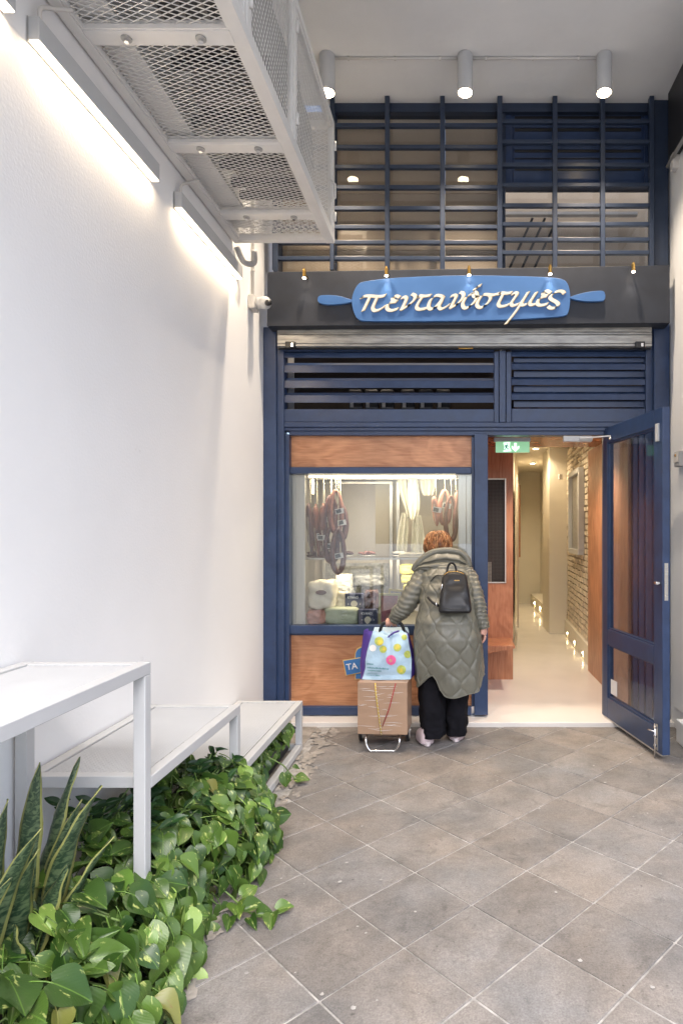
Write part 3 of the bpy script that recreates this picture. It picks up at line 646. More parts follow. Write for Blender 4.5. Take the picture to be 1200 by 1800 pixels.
# roll shutter housing
rs = thing('roll_shutter', 'galvanised rolling shutter rolled up under the sign board', 'shutter', loc=(0, 4.93, 3.1))
pbox('slat', M['galv'], 487, 1145, 574, 583, 4.90, .06, rs, .004); pbox('slat', M['galv'], 487, 1145, 584, 588, 4.915, .05, rs, .003)
pbox('bottom_bar', M['galv'], 487, 1145, 588.3, 604, 4.90, .06, rs, .005); pbox('lip', M['galv'], 487, 1145, 604.3, 608.5, 4.885, .08, rs, .003)
pbox('brush_seal', M['black'], 488, 1144, 608.8, 613, 4.93, .03, rs)
for x in (501, 1116):
    lk = pbox('lock', M['black'], x, x + 17, 600, 611, 4.865, .034, rs, .004); pbox('keyhole', M['chrome'], x + 10, x + 14, 603, 609, 4.858, .006, rs)
mb = MB().tube([(wx(806, 4.86), 4.899, wz(607, 4.86)), (wx(806, 4.86), 4.85, wz(613, 4.86)), (wx(830, 4.86), 4.85, wz(613, 4.86)), (wx(830, 4.86), 4.899, wz(607, 4.86))], .006)
mb.build('pull_handle', M['brass'], rs, True)
world_parts(rs)

# ------------------------------------------------------------------ SIGN
Ys = 4.80
sg = thing('shop_sign', 'dark sign board with blue oar plaque and cream Greek lettering', 'sign', loc=(0, Ys, 3.4))
MB().prism([(wx(470, Ys), wz(478, Ys)), (wx(1176, Ys), wz(466, Ys)), (wx(1177, Ys), wz(567.5, Ys)), (wx(469, Ys), wz(573, Ys))], Ys, Ys + .145).build('board', M['board'], sg, bevel=.003)
def pp(pts, Y): return [(wx(x, Y), wz(y, Y)) for x, y in pts]
def closed(pts, sub=5):
    n = len(pts); out = []
    for i in range(n):
        p0, p1, p2, p3 = [Vector(pts[(i+k) % n]) for k in (-1, 0, 1, 2)]
        for k in range(sub):
            t = k/sub; out.append(tuple(.5*((2*p1) + (-p0+p2)*t + (2*p0-5*p1+4*p2-p3)*t*t + (-p0+3*p1-3*p2+p3)*t**3)))
    return out
plq = closed([(618, 530), (621, 514), (629, 500), (640, 495), (680, 489.5), (750, 485.5), (820, 484), (900, 485), (965, 487.5), (988, 491), (997, 499), (1001, 515), (1001, 532), (998, 549), (990, 555), (960, 558), (900, 561.5), (820, 563.5), (720, 564.5), (645, 564), (630, 561), (622, 550)])
MB().prism(pp(plq, Ys - .03)[::-1], Ys - .03, Ys - .001).build('plaque', M['plaque'], sg, bevel=.002)
for pts in ([(558, 526), (561, 520), (572, 518.5), (592, 519.5), (606, 523), (620, 527.5), (620, 530), (606, 533), (590, 535), (572, 535), (561, 532)], [(1001, 522), (1012, 518), (1030, 513.5), (1050, 511), (1060, 512), (1063, 519), (1062, 526), (1056, 529), (1030, 529.5), (1012, 527), (1001, 524)]):
    MB().prism(pp(closed(pts, 4), Ys - .028)[::-1], Ys - .028, Ys - .001).build('oar_blade', M['plaque'], sg, bevel=.002)
AO, BO = (610, 480), (800, 480)
letters = [
 (AO, [[(145,268),(175,245),(240,240),(330,246),(380,240),(403,228)], [(238,246),(205,320),(165,400)], [(318,248),(280,330),(268,370),(290,395),(340,385),(400,345)]]),
 (AO, [[(550,254),(515,240),(480,258),(485,288),(524,296)], [(518,298),(450,312),(418,350),(430,385),(475,393),(532,374)]]),
 (AO, [[(570,264),(606,250),(620,275),(592,340),(566,388)], [(568,386),(640,342),(706,278),(712,238),(680,220)]]),
 (AO, [[(730,264),(760,240),(820,242),(878,232)], [(792,248),(750,310),(730,360),(755,382),(810,375),(848,360)]]),
 (AO, [[(1005,246),(940,235),(880,280),(855,345),(870,378),(912,368),(970,310),(1008,252)], [(1012,248),(985,310),(965,355),(990,378),(1040,355),(1075,330)]]),
 (AO, [[(1090,244),(1130,230),(1144,250),(1115,310),(1085,370)], [(1087,368),(1150,330),(1198,285),(1222,240),(1214,210),(1188,202)]]),
 (BO, [[(195,205),(115,252),(75,320),(90,365),(135,360),(200,300),(226,240),(208,200),(182,215),(200,248),(240,246)], [(195,178),(230,145),(268,124)]]),
 (BO, [[(352,226),(290,228),(245,280),(225,330),(245,360),(290,355),(350,300),(368,252),(345,226)], [(345,226),(400,230),(458,212)]]),
 (BO, [[(453,230),(480,208),(540,213),(592,203)], [(502,216),(470,280),(450,325),(470,350),(520,345),(562,328)]]),
 (BO, [[(593,224),(630,206),(646,222),(602,290),(585,325),(610,342),(662,325)]]),
 (BO, [[(765,197),(720,270),(650,380),(590,460),(525,538)], [(690,300),(700,335),(740,330),(790,290),(852,200)], [(850,202),(800,280),(782,320),(802,336),(847,324)]]),
 (BO, [[(1000,208),(962,188),(925,200),(925,230),(968,238)], [(965,240),(890,262),(862,310),(880,338),(930,335),(972,320)]]),
 (BO, [[(1145,215),(1118,190),(1060,195),(1002,240),(1002,270),(1060,305),(1080,332),(1050,365),(1000,368),(975,350)]])]
def strokes(org, sts, Y, th, L, off=(0, 0)):
    m_ = MB(); nb = Vector((math.cos(R(38)), math.sin(R(38)))) * L / 2
    for q, st in enumerate(sts):
        pts = catmull([((org[0] + u/6 + off[0]), (org[1] + v/6 + off[1])) for u, v in st], 6)
        fr = Y - .0006 * q; i0 = len(m_.v); n = len(pts)
        for k, p in enumerate(pts):
            d = pts[min(k+1, n-1)] - pts[max(k-1, 0)]; d.normalize()
            cr_ = abs(d.x * (-nb.y) - d.y * nb.x) / (L/2)       # how broad the nib cuts here
            s_ = 1.0
            nn = Vector((-d.y, d.x)) * (.85 if (nb.x * -d.y + -nb.y * d.x) >= 0 else -.85)
            a = Vector((p.x + nb.x + nn.x, p.y - nb.y + nn.y)); b = Vector((p.x - nb.x - nn.x, p.y + nb.y - nn.y))
            for w in (a, b):
                m_.v.append((wx(w.x, Y), fr, wz(w.y, Y))); m_.v.append((wx(w.x, Y), fr + th, wz(w.y, Y)))
        for k in range(n - 1):
            a = i0 + 4*k; b = a + 4
            m_.f += [(a, a+2, b+2, b), (a+1, b+1, b+3, a+3), (a, b, b+1, a+1), (a+2, a+3, b+3, b+2)]
        e = i0 + 4*(n-1); m_.f += [(i0, i0+1, i0+3, i0+2), (e, e+2, e+3, e+1)]
    return m_
for org, sts in letters:
    l_ = strokes(org, sts, Ys - .040, .004, 5.0, (-.2, -.1)).build('letter', M['cream'], sg)
    strokes(org, sts, Ys - .0355, .006, 5.6, (.7, .35)).build('letter_edge', M['gold'], l_)
world_parts(sg)
labs = ['first brass spotlight from the left on the dark sign board', 'brass spotlight above the letter pi of the sign', 'brass spotlight above the middle of the blue plaque', 'brass spotlight above the right end of the blue plaque', 'rightmost brass spotlight on the dark sign board']
for k, (x, y) in enumerate(((535, 486), (679, 482), (824, 481), (966, 479), (1112, 475))):
    X, Z = wx(x, 4.74), wz(y, 4.74)
    t_ = thing('brass_spotlight', labs[k], 'spotlight', 'brass spotlights on the sign', (X, 4.78, Z))
    MB().tube([(X, 4.735, Z + .045), (X, 4.735, Z - .010)], .0135, 14).build('barrel', M['brass'], t_, bevel=.002)
    MB().tube([(X, 4.735, Z + .058), (X, 4.735, Z + .0455)], .008, 12).build('cap', M['brass'], t_)
    MB().bar((X + .01, 4.735, Z + .01), (X + .012, 4.799, Z + .01), .006, .012).build('bracket', M['brass'], t_)
    MB().tube([(X, 4.735, Z - .018), (X, 4.735, Z - .0105)], .0125, 14).build('lens', M['small_bulb'], t_)
    world_parts(t_)
    lamp('sign_glow', 'SPOT', (X, 4.733, Z - .03), .32, (1, .88, .72), .012, (R(12), 0, 0), R(75), .9)

# ------------------------------------------------------------------ security camera and conduit
sc_ = thing('security_camera', 'white dome security camera on a square bracket beside the sign', 'camera', loc=(WX, 4.7, 3.3))
MB().box(WX + .001, WX + .05, 4.58, 4.70, wz(546, 4.64), wz(521, 4.64)).build('bracket', M['conduit'], sc_, bevel=.012)
MB().tube([(WX + .0505, 4.64, wz(533, 4.64)), (WX + .10, 4.63, wz(533, 4.64))], .045, 20).build('collar', M['white'], sc_, True)
MB().ell((WX + .115, 4.62, wz(534, 4.64)), (.05, .05, .048), 20, 12).build('dome', M['white'], sc_, True)
MB().tube([(WX + .145, 4.59, wz(537, 4.64)), (WX + .163, 4.568, wz(538, 4.64))], .022, 16).build('lens', M['black'], sc_, True)
world_parts(sc_)
cd = thing('conduit', 'thin grey upright conduit above the dome camera', 'pipe', loc=(WX, 4.7, 3.4))
MB().tube([(WX + .014, 4.66, wz(521, 4.64) + .001), (WX + .014, 4.66, 4.7)], .0095, 10).build('pipe', M['conduit'], cd, True)
for z in (3.5, 3.75, 4.0, 4.3): MB().tube([(WX + .014, 4.66, z), (WX + .014, 4.66, z + .012)], .014, 10).build('clip', M['conduit'], cd)
world_parts(cd)

# ------------------------------------------------------------------ ceiling downlights and conduit
for k, x in enumerate((-.936, .062, 1.068)):
    t_ = thing('ceiling_spotlight', ['white cylinder ceiling light next to the mesh cage', 'middle white cylinder ceiling light, above the plaque', 'right white cylinder ceiling light, above the vent panel'][k], 'downlight', 'white cylinder downlights on the ceiling', (x, 4.487, CEIL))
    MB().tube([(x, 4.487, 4.73), (x, 4.487, CEIL - .0015)], .056, 32).build('body', M['white'], t_, bevel=.003)
    MB().tube([(x, 4.487, 4.722), (x, 4.487, 4.7295)], .054, 32).build('rim', M['white'], t_)
    MB().tube([(x, 4.487, 4.716), (x, 4.487, 4.7215)], .047, 32).build('lens', M['bulb'], t_)
    world_parts(t_)
    for p in t_.children:
        for f in p.data.polygons:
            if len(f.vertices) == 4: f.use_smooth = True
    lamp('downlight_glow', 'SPOT', (x, 4.487, 4.70), 82, (1, .82, .62), .045, (0, 0, 0), R(100), .9)
cd = thing('conduit', 'thin grey conduit linking the ceiling cylinder lights', 'pipe', loc=(0, 4.5, CEIL))
for a, b in ((-.88, .006), (.118, 1.012)):
    MB().tube([(a, 4.50, CEIL - .014), (b, 4.50, CEIL - .014)], .0095, 10).build('pipe', M['conduit'], cd, True)
    for f_ in (.1, .48, .85): MB().tube([(a + (b-a)*f_, 4.50, CEIL - .014), (a + (b-a)*f_ + .012, 4.50, CEIL - .014)], .015, 10).build('clip', M['conduit'], cd)
world_parts(cd)

# ------------------------------------------------------------------ LED wall lamps
ll = ['long warm linear wall light, nearest and highest in view', 'long warm linear wall light in the middle of the white wall', 'long warm linear wall light nearest the shop front']
for k, (a, b) in enumerate(((1.17, 2.109), (2.226, 3.130), (3.382, 4.344))):
    t_ = thing('linear_wall_light', ll[k], 'wall light', 'linear lights along the left wall', (WX, (a+b)/2, 3.3))
    x0, x1, z0, z1 = WX + .006, WX + .046, 3.316, 3.40
    box('body', M['white'], x0, x1, a, b, z0, z1, t_, .002)
    box('end_cap', M['grey'], x0 - .003, x0 - .0005, a - .002, b, z0 - .006, z1, t_)
    box('diffuser', M['led'], x0 + .003, x1 - .003, a + .004, b - .004, z0 - .006, z0 - .0005, t_)
    MB().tube(catmull([(WX + .02, a + .05, z1), (WX + .03, a + .03, z1 + .05), (WX + .05, a + .09, z1 + .10), (WX + .085, a + .13, 3.53)], 6), .008, 8).build('cable', M['conduit'], t_, True)
    world_parts(t_)
    lamp('led_glow', 'AREA', (WX + .028, (a+b)/2, z0 - .012), 1.9, (1, .76, .50), .03, None, sizey=b - a - .02)

# ------------------------------------------------------------------ MESH CAGE
CZ, CT, CX0, CX1 = 3.534, 4.365, WX + .012, -.842
cg = thing('equipment_cage', 'large white steel mesh cage hung high on the left wall', 'cage', loc=(-1.2, 3, CZ))
C = M['cagew']; ys = [1.05, 1.774, 2.498, 3.222, 3.925, 4.257]
box('frame_beam', C, CX0, CX0 + .045, 1.0, 4.283, CZ, CZ + .05, cg, .003)
box('frame_beam', C, CX1 - .060, CX1, 1.0, 4.283, CZ, CZ + .05, cg, .003)
box('frame_beam', C, CX1 - .045, CX1, 1.0, 4.283, CT - .045, CT, cg, .003)
box('frame_beam', C, CX0, CX0 + .045, 1.0, 4.283, CT - .045, CT, cg, .003)
for k, y in enumerate(ys):
    w = .035 if k < 5 else .026
    box('cross_beam', C, CX0 + .0455, CX1 - .0605, y - w, y + w, CZ + .002, CZ + .048, cg, .003)
    if k < 5:
        for x in (-1.33, -1.03):
            MB().tube([(x, y, CZ - .004), (x, y, CZ + .0015)], .021, 18).build('washer', M['zinc'], cg)
            MB().tube([(x, y, CZ - .016), (x, y, CZ - .0045)], .010, 6).build('bolt', M['chrome'], cg)
for y in (1.2, 1.9, 2.52, 3.25, 4.26):
    box('post', C, CX1 - .04, CX1 - .0005, y - .022, y + .022, CZ + .0505, CT - .0455, cg, .003)
for z0, z1 in ((CZ + .0505, CT - .0455),): box('post', C, CX0, CX0 + .04, 4.24, 4.282, z0, z1, cg, .003)
box('top_beam', C, CX0 + .0455, CX1 - .0455, 4.243, 4.282, CT - .044, CT - .001, cg, .003)
def lattice(a0, a1, b0, b1, la, lb, put, w, t):
    """expanded metal: two families of slanted strands in a rectangle; la = long pitch along a, lb = short pitch along b"""
    m_ = MB(); s = lb / la
    for sgn in (1, -1):
        k0 = int(-((a1-a0) * s) / lb) - 2; k1 = int((b1-b0) / lb) + int((a1-a0)*s/lb) + 3
        for k in range(k0, k1):
            c = b0 + k*lb
            pts = []
            # b = c + sgn*s*(a-a0)
            ta = [a0, a1]
            for bb in (b0, b1): ta.append(a0 + (bb - c) / (sgn * s))
            ta = sorted(x for x in ta if a0 - 1e-9 <= x <= a1 + 1e-9 and b0 - 1e-6 <= c + sgn*s*(x-a0) <= b1 + 1e-6)
            if len(ta) >= 2 and ta[-1] - ta[0] > .004:
                p, q = ta[0], ta[-1]
                put(m_, p, c + sgn*s*(p-a0), q, c + sgn*s*(q-a0), sgn, w, t)
    return m_
def put_bottom(m_, a, b, a2, b2, s, w, t): m_.bar((a, b, CZ + .030 + s*.0012), (a2, b2, CZ + .030 + s*.0012), w, t)
def put_side(m_, a, b, a2, b2, s, w, t): m_.bar((CX1 - .02 + s*.0012, b, a), (CX1 - .02 + s*.0012, b2, a2), w, t, up=(1, 0, 0))
def put_end(m_, a, b, a2, b2, s, w, t): m_.bar((a, 4.262 + s*.0012, b), (a2, 4.262 + s*.0012, b2), w, t, up=(0, 1, 0))
for ya, yb in zip(ys[:-1], ys[1:]):
    y0, y1 = ya + .036, yb - .036
    fr = MB()
    x0, x1 = CX0 + .046, CX1 - .061
    fr.box(x0, x1, y0, y0 + .008, CZ + .006, CZ + .026); fr.box(x0, x1, y1 - .008, y1, CZ + .006, CZ + .026)
    fr.box(x0, x0 + .008, y0 + .0081, y1 - .0081, CZ + .006, CZ + .026); fr.box(x1 - .008, x1, y0 + .0081, y1 - .0081, CZ + .006, CZ + .026)
    p_ = fr.build('panel_frame', C, cg, bevel=.001)
    lattice(x0 + .003, x1 - .003, y0 + .003, y1 - .003, .060, .027, put_bottom, .0036, .0022).build('expanded_mesh', C, p_, kind='stuff')
for ya, yb in ((1.2, 1.9), (1.9, 2.52), (2.52, 3.25), (3.25, 4.26)):
    y0, y1 = ya + .026, yb - .026; z0, z1 = CZ + .055, CT - .05
    fr = MB()
    for (a, b, c, d) in ((y0, y1, z0, z0 + .022), (y0, y1, z1 - .022, z1), (y0, y0 + .022, z0 + .0221, z1 - .0221), (y1 - .022, y1, z0 + .0221, z1 - .0221)):
        fr.box(CX1 - .032, CX1 - .006, a, b, c, d)
    p_ = fr.build('cage_door', C, cg, bevel=.002)
    lattice(z0 + .015, z1 - .015, y0 + .015, y1 - .015, .060, .027, put_side, .0034, .0022).build('expanded_mesh', C, p_, kind='stuff')
    for z in (z0 + .12, z1 - .12): MB().tube([(CX1 + .006, yb + .002 - .026*0, z - .03), (CX1 + .006, yb + .002, z + .03)], .009, 10).build('hinge', C, p_, True)
MB().tube([(CX1, 4.15, 3.75), (CX1 + .03, 4.15, 3.78), (CX1 + .03, 4.15, 3.87), (CX1, 4.15, 3.90)], .006).build('pull_handle', C, cg, True)
lattice(CX0 + .041, CX1 - .041, CZ + .051, CT - .046, .060, .027, put_end, .0042, .0022).build('expanded_mesh', C, cg, kind='stuff')
world_parts(cg)
# air conditioning units and services, enlarged and darkened to dim the cage
al = ['nearest air conditioner condenser inside the mesh cage', 'second condenser in the mesh cage with tall dark slots', 'third condenser in the mesh cage', 'small condenser at the far end of the mesh cage']
for k, (y0, y1, x0, z0) in enumerate(((1.25, 2.05, -1.34, 3.72), (2.18, 3.04, -1.30, 3.78), (3.12, 3.74, -1.34, 3.72), (3.80, 4.19, -1.38, 3.78))):
    t_ = thing('air_conditioner', al[k], 'air conditioner', 'condenser units in the cage', ((x0 + .17), (y0+y1)/2, z0))
    x1 = x0 + .40
    box('casing', M['casing'], x0, x1, y0, y1, z0, min(z0 + .52, 4.30), t_, .012)
    for q in range(6):
        for r_ in range(3):
            sy = y0 + .05 + q * (y1-y0-.1)/6; sx = x0 + .03 + r_ * .10
            box('slot', M['black'], sx, sx + .075, sy, sy + (y1-y0-.1)/6 - .025, z0 - .003, z0 - .0005, t_)
    for sy in (y0 + .1, y1 - .14): box('foot_rail', M['black'], x0 - .04, x1 + .03, sy, sy + .04, z0 - .05, z0 - .004, t_)
    cyy, czz = (y0+y1)/2, z0 + .27
    for q in range(5):
        rr = .05 + .04*q
        MB().tube([(x1 + .008, cyy + rr*math.cos(a), czz + rr*math.sin(a)) for a in [2*math.pi*j/24 for j in range(25)]], .003, 5).build('fan_guard', M['black'], t_)
    world_parts(t_)
for k, (x, z) in enumerate(((-1.47, 3.66), (-1.43, 3.70), (-1.40, 3.64))):
    tag(MB().tube([(x, 1.0, z), (x, 4.2, z)], .02, 10).build('service_pipe', [M['white'], M['conduit'], M['black']][k], smooth=True), ['white insulated pipe along the wall inside the cage', 'grey pipe along the wall inside the cage', 'thin black pipe along the wall inside the cage'][k], 'pipe')
tag(box('cable_tray', M['cagew'], -1.50, -1.36, 1.05, 4.2, 3.60, 3.615, bevel=.002), 'long pale cable tray inside the mesh cage', 'tray')
box_o = thing('service_tank', 'dark rounded tank above the mesh near the photographer', 'tank', loc=(-1.4, 2.2, 3.7))
MB().tube([(-1.42, 2.12, 3.66), (-1.42, 2.12, 3.9)], .06, 16).build('tank', M['black'], box_o, True)
world_parts(box_o)
tag(MB().tube(catmull([(WX + .02, 4.30, 3.52), (WX + .05, 4.36, 3.44), (WX + .10, 4.42, 3.46), (WX + .12, 4.36, 3.52)], 6), .02, 10).build('flexible_duct', M['grey'], smooth=True), 'short grey flexible duct curling under the far end of the cage', 'duct')

# ================================================================== OPEN GLASS DOOR
h0, h1 = Vector((1.192, 5.05, 0)), Vector((1.372, 4.13, 0)); dd_ = (h1 - h0); LD = dd_.length; dd_.normalize(); nn_ = Vector((-dd_.y, dd_.x, 0))
if nn_.x < 0: nn_ = -nn_                           # thickness goes right, away from the opening
dr = thing('glass_door', 'navy framed glass door standing open with mid rail and floor bolt', 'door', loc=(1.192, 5.05, .04))
TH = .055
def dbox(name, m, u0, u1, z0, z1, t0=0, t1=TH, bevel=.003, parent=None):
    a = [h0 + dd_*u0 + nn_*t0, h0 + dd_*u1 + nn_*t0, h0 + dd_*u1 + nn_*t1, h0 + dd_*u0 + nn_*t1]
    m_ = MB(); m_.v = [(p.x, p.y, z0) for p in a] + [(p.x, p.y, z1) for p in a]
    m_.f = [(0, 3, 2, 1), (4, 5, 6, 7), (0, 1, 5, 4), (1, 2, 6, 5), (2, 3, 7, 6), (3, 0, 4, 7)]
    return m_.build(name, m, parent or dr, bevel=bevel)
ZB, ZT = .045, 2.375
dbox('stile', N, 0, .085, ZB, ZT); dbox('stile', N, LD - .115, LD, ZB, ZT)
dbox('rail', N, .0855, LD - .1155, ZB, .21); dbox('rail', N, .0855, LD - .1155, .635, .755); dbox('rail', N, .0855, LD - .1155, 2.255, ZT)
for (a, b) in ((.21, .635), (.755, 2.255)):
    for (u0, u1, z0, z1) in ((.086, LD - .116, a + .0005, a + .014), (.086, LD - .116, b - .014, b - .0005), (.086, .100, a + .0145, b - .0145), (LD - .130, LD - .116, a + .0145, b - .0145)):
        dbox('glazing_bead', N, u0, u1, z0, z1, .010, .045, .002)
    dbox('pane', M['glassd'], .100, LD - .130, a + .0145, b - .0145, .024, .032, 0)
dbox('weather_strip', M['steel'], .02, LD - .02, ZB - .012, ZB - .0005, .002, TH - .002, .001)
dbox('magnet_plate', M['white'], LD - .075, LD - .035, 2.15, 2.27, -.014, -.0005, .003)
dbox('sticker', M['snow'], .105, .21, .245, .36, .0195, .0235, 0)
dbox('knob', M['chrome'], LD - .05, LD - .02, 1.185, 1.205, -.035, -.0005, .004)
m_ = MB(); e = h1
def epl(t0, t1, z0, z1, out=.0015): 
    a = [e + dd_*.0005 + nn_*t0, e + dd_*.0005 + nn_*t1, e + dd_*(out+.001) + nn_*t1, e + dd_*(out+.001) + nn_*t0]
    q = MB(); q.v = [(p.x, p.y, z0) for p in a] + [(p.x, p.y, z1) for p in a]; q.f = [(0, 3, 2, 1), (4, 5, 6, 7), (0, 1, 5, 4), (1, 2, 6, 5), (2, 3, 7, 6), (3, 0, 4, 7)]; return q
epl(.014, .040, 1.08, 1.33).build('lock_plate', M['steel'], dr)
for z in (1.11, 1.19, 1.26, 1.30): epl(.022, .032, z, z + .012, .004).build('latch', M['chrome'], dr)
# drop bolt near the floor
def dpt(u, t, z): p = h0 + dd_*u + nn_*t; return (p.x, p.y, z)
dbox('bolt_plate', M['steel'], LD - .085, LD - .055, .06, .235, -.006, -.0005, .001)
MB().tube([dpt(LD - .07, -.016, .005), dpt(LD - .07, -.016, .24)], .006, 10).build('drop_bolt', M['chrome'], dr, True)
MB().tube([dpt(LD - .07, -.016, .185), dpt(LD - .11, -.05, .19)], .005, 8).build('bolt_lever', M['chrome'], dr, True)
for z in (.09, .155, .215): MB().bar(dpt(LD - .085, -.014, z), dpt(LD - .055, -.014, z), .012, .014).build('bolt_guide', M['chrome'], dr, bevel=.002)
world_parts(dr)
cl = thing('door_closer', 'white overhead door closer with arm reaching to the open door', 'door closer', loc=(wx(1015, 5.03), 5.0, 2.36))
pbox('body', M['white'], 990, 1040, 766, 776, 4.98, .05, cl, .004)
pbox('gear_cover', M['white'], 1018, 1041, 768, 774, 4.965, .014, cl, .002)
MB().bar((wx(1020, 4.96), 4.958, wz(771, 4.97)), dpt(.17, -.012, wz(768, 4.93)), .018, .010).build('arm', M['white'], cl, bevel=.002)
MB().tube([dpt(.17, -.024, 2.275), dpt(.17, -.001, 2.275)], .012, 10).build('arm_pivot', M['chrome'], cl, True)
world_parts(cl)
# exit sign
ex = thing('exit_sign', 'green lit emergency exit sign with running man and down arrow', 'exit sign', loc=(wx(900, 5.3), 5.3, 2.35))
Ye = 5.26
pbox('housing', M['white'], 868, 932, 769, 776, Ye, .05, ex, .003)
pbox('plate', M['green'], 870.5, 930, 776.3, 795.5, Ye + .02, .006, ex, .001)
def epoly(pts, name, m, Y=Ye + .0165): return MB().prism(pp(pts, Y), Y, Y + .003).build(name, m, ex)
epoly([(884, 778), (896, 777), (895, 786), (898, 793), (884, 794), (886, 786)], 'pictogram_field', M['greenw'])
for poly in ([(889.5, 779.5), (891.5, 779.5), (891.5, 781.3), (889.5, 781.3)], [(887, 782.5), (891.5, 782), (893.5, 785), (891.8, 785.4), (890.8, 783.8), (890.4, 786.4), (893.2, 788), (892.2, 791.5), (891, 791.2), (891.6, 788.8), (889.2, 787.6), (887.6, 790.6), (885, 791.2), (885, 790), (886.8, 789.4), (888.4, 785), (886.8, 785.2), (886, 783.8)]):
    epoly(poly, 'running_man', M['teal'], Ye + .0125)
epoly([(903, 778.5), (907.5, 778.5), (907.5, 786), (912, 783.5), (912, 787.5), (905.3, 794), (898.8, 787.5), (898.8, 783.5), (903, 786)], 'arrow', M['greenw'])
world_parts(ex)
tag(box('junction_cover', M['conduit'], 1.47, 1.53, 8.9, 8.96, 2.28, 2.36, bevel=.01), 'small white sensor high at the corridor corner', 'sensor')

# ================================================================== VITRINE CONTENTS
vi = thing('display_cabinet', 'refrigerated display window lined with steel and shelves', 'display cabinet', loc=(-.6, 5.6, 1.3))
V0, V1 = wx(511, 5.11), wx(826, 5.11); VZ0, VZ1 = wz(1100, 5.11), wz(832, 5.11)
box('floor_tray', M['steel'], V0, V1, 5.11, 5.98, VZ0 - .03, VZ0, vi)
box('top_panel', M['steel'], V0, V1, 5.11, 5.98, VZ1 + .02, VZ1 + .04, vi)
box('back_panel', M['taupel'], V0, V1, 5.98, 6.0, VZ0, VZ1 + .02, vi)
box('side_panel', M['steel'], V0 - .02, V0 - .001, 5.11, 5.98, VZ0, VZ1 + .02, vi); box('side_panel', M['steel'], V1 + .001, V1 + .02, 5.11, 5.98, VZ0, VZ1 + .02, vi)
pbox('steel_jamb', M['steel'], 511.5, 520, 834, 1098, 5.115, .02, vi, .002); pbox('steel_jamb', M['steel'], 520.3, 536, 834, 1098, 5.12, .03, vi, .003)
pbox('steel_jamb', M['steel'], 805, 819, 834, 1098, 5.12, .03, vi, .003); pbox('steel_jamb', M['steel'], 819.3, 827, 834, 1098, 5.115, .02, vi, .002)
# sliding door frame at the back
for (x0, x1, y0_, y1_) in ((566, 690, 846, 851), (684, 690, 851.2, 1072), (566, 571, 851.2, 1072), (696, 702, 846, 1072)):
    pbox('slider_frame', M['steel'], x0, x1, y0_, y1_, 5.93, .03, vi, .003)
pbox('glass_shelf', M['glass'], 520, 818, 981, 984, 5.30, .45, vi)
pbox('shelf_edge', M['steel'], 520, 818, 980.5, 984, 5.28, .012, vi, .002)
pbox('lower_back', M['photo1'], 572, 683, 990, 1072, 5.94, .02, vi)
box('lamp_rail', M['steel'], V0, V1, 5.15, 5.24, VZ1 - .012, VZ1 + .0, vi, .004)
box('lamp_rail', M['steel'], V0, V1, 5.50, 5.54, VZ1 - .02, VZ1 - .0, vi, .004)
box('tube_light', M['fluo'], V0 + .13, V1 - .12, 5.17, 5.19, VZ1 - .03, VZ1 - .013, vi, .003)
box('tube_light', M['fluo'], V0 + .13, V0 + .145, 5.30, 5.32, VZ1 - .16, VZ1 - .03, vi, .003)
world_parts(vi)
lamp('vitrine_glow', 'AREA', (-.6, 5.22, VZ1 - .04), 5.5, (1, .84, .60), .06, (R(20), 0, 0), sizey=None).data.size = .05
o = bpy.data.objects['vitrine_glow']; o.data.shape = 'RECTANGLE'; o.data.size = 1.25; o.data.size_y = .06
lamp('vitrine_low_glow', 'AREA', (-.6, 5.32, wz(986, 5.3)), 3.5, (1, .84, .60), .05, (R(15), 0, 0)); o = bpy.data.objects['vitrine_low_glow']; o.data.shape = 'RECTANGLE'; o.data.size = 1.2; o.data.size_y = .05
def hang(x, ytop, ybot, Y, r, m, kind, label, lab=None, n=1):
    t_ = thing(kind, label, 'sausage', loc=(wx(x, Y), Y, wz(ytop, Y)))
    X = wx(x, Y); zt, zb = wz(ytop, Y), wz(ybot, Y)
    MB().tube([(X, Y, VZ1 - .02), (X + .004, Y, zt)], .0022, 5).build('string', M['string'], t_)
    if kind == 'ring_sausage':
        h_ = (zt - zb); w_ = min(h_ * .17, .05)
        pts = [(X + w_*math.sin(a)*(.6 + .4*math.sin(a/2)), Y + .02*math.sin(a), zt - h_*(1-math.cos(a))/2) for a in [2*math.pi*j/22 for j in range(23)]]
        MB().tube(pts, [r*(.6 + .5*math.sin(math.pi*j/22)) * (1 + .07*math.sin(j*2.1 + x)) for j in range(23)], 12).build('casing', m, t_, True)
    else:
        pts = []; rr = []
        for j in range(15):
            f_ = j/14; pts.append((X + .012*math.sin(f_*3 + x), Y + .01*math.sin(f_*5 + x), zt + (zb-zt)*f_)); rr.append(r * (math.sin(math.pi*min(1, f_*1.0+.02))**.35 if 0 < f_ < 1 else .15) * (1 + .08*math.sin(f_*22 + x)))
        MB().tube(pts, rr, 12).build('casing', m, t_, True)
        for j in (1, 2): MB().tube([(X + r*1.02*math.cos(j*2.2)*.9, Y - r*.8, zt - .02), (X + r*.9*math.cos(j*2.2), Y - r*1.0, (zt+zb)/2), (X + .004, Y - r*.5, zb)], .0016, 4).build('netting_string', M['string'], t_)
    if lab:
        z = wz(lab[1], Y); xx = wx(lab[0], Y)
        MB().bar((xx - .035, Y - r - .012, z), (xx + .035, Y - r - .010, z + .012*lab[2]), .002, .045).build('paper_label', M['label'], t_)
        MB().bar((xx - .030, Y - r - .0155, z), (xx + .012, Y - r - .0135, z + .012*lab[2]), .001, .032).build('label_print', M['darkl'], t_)
    world_parts(t_)
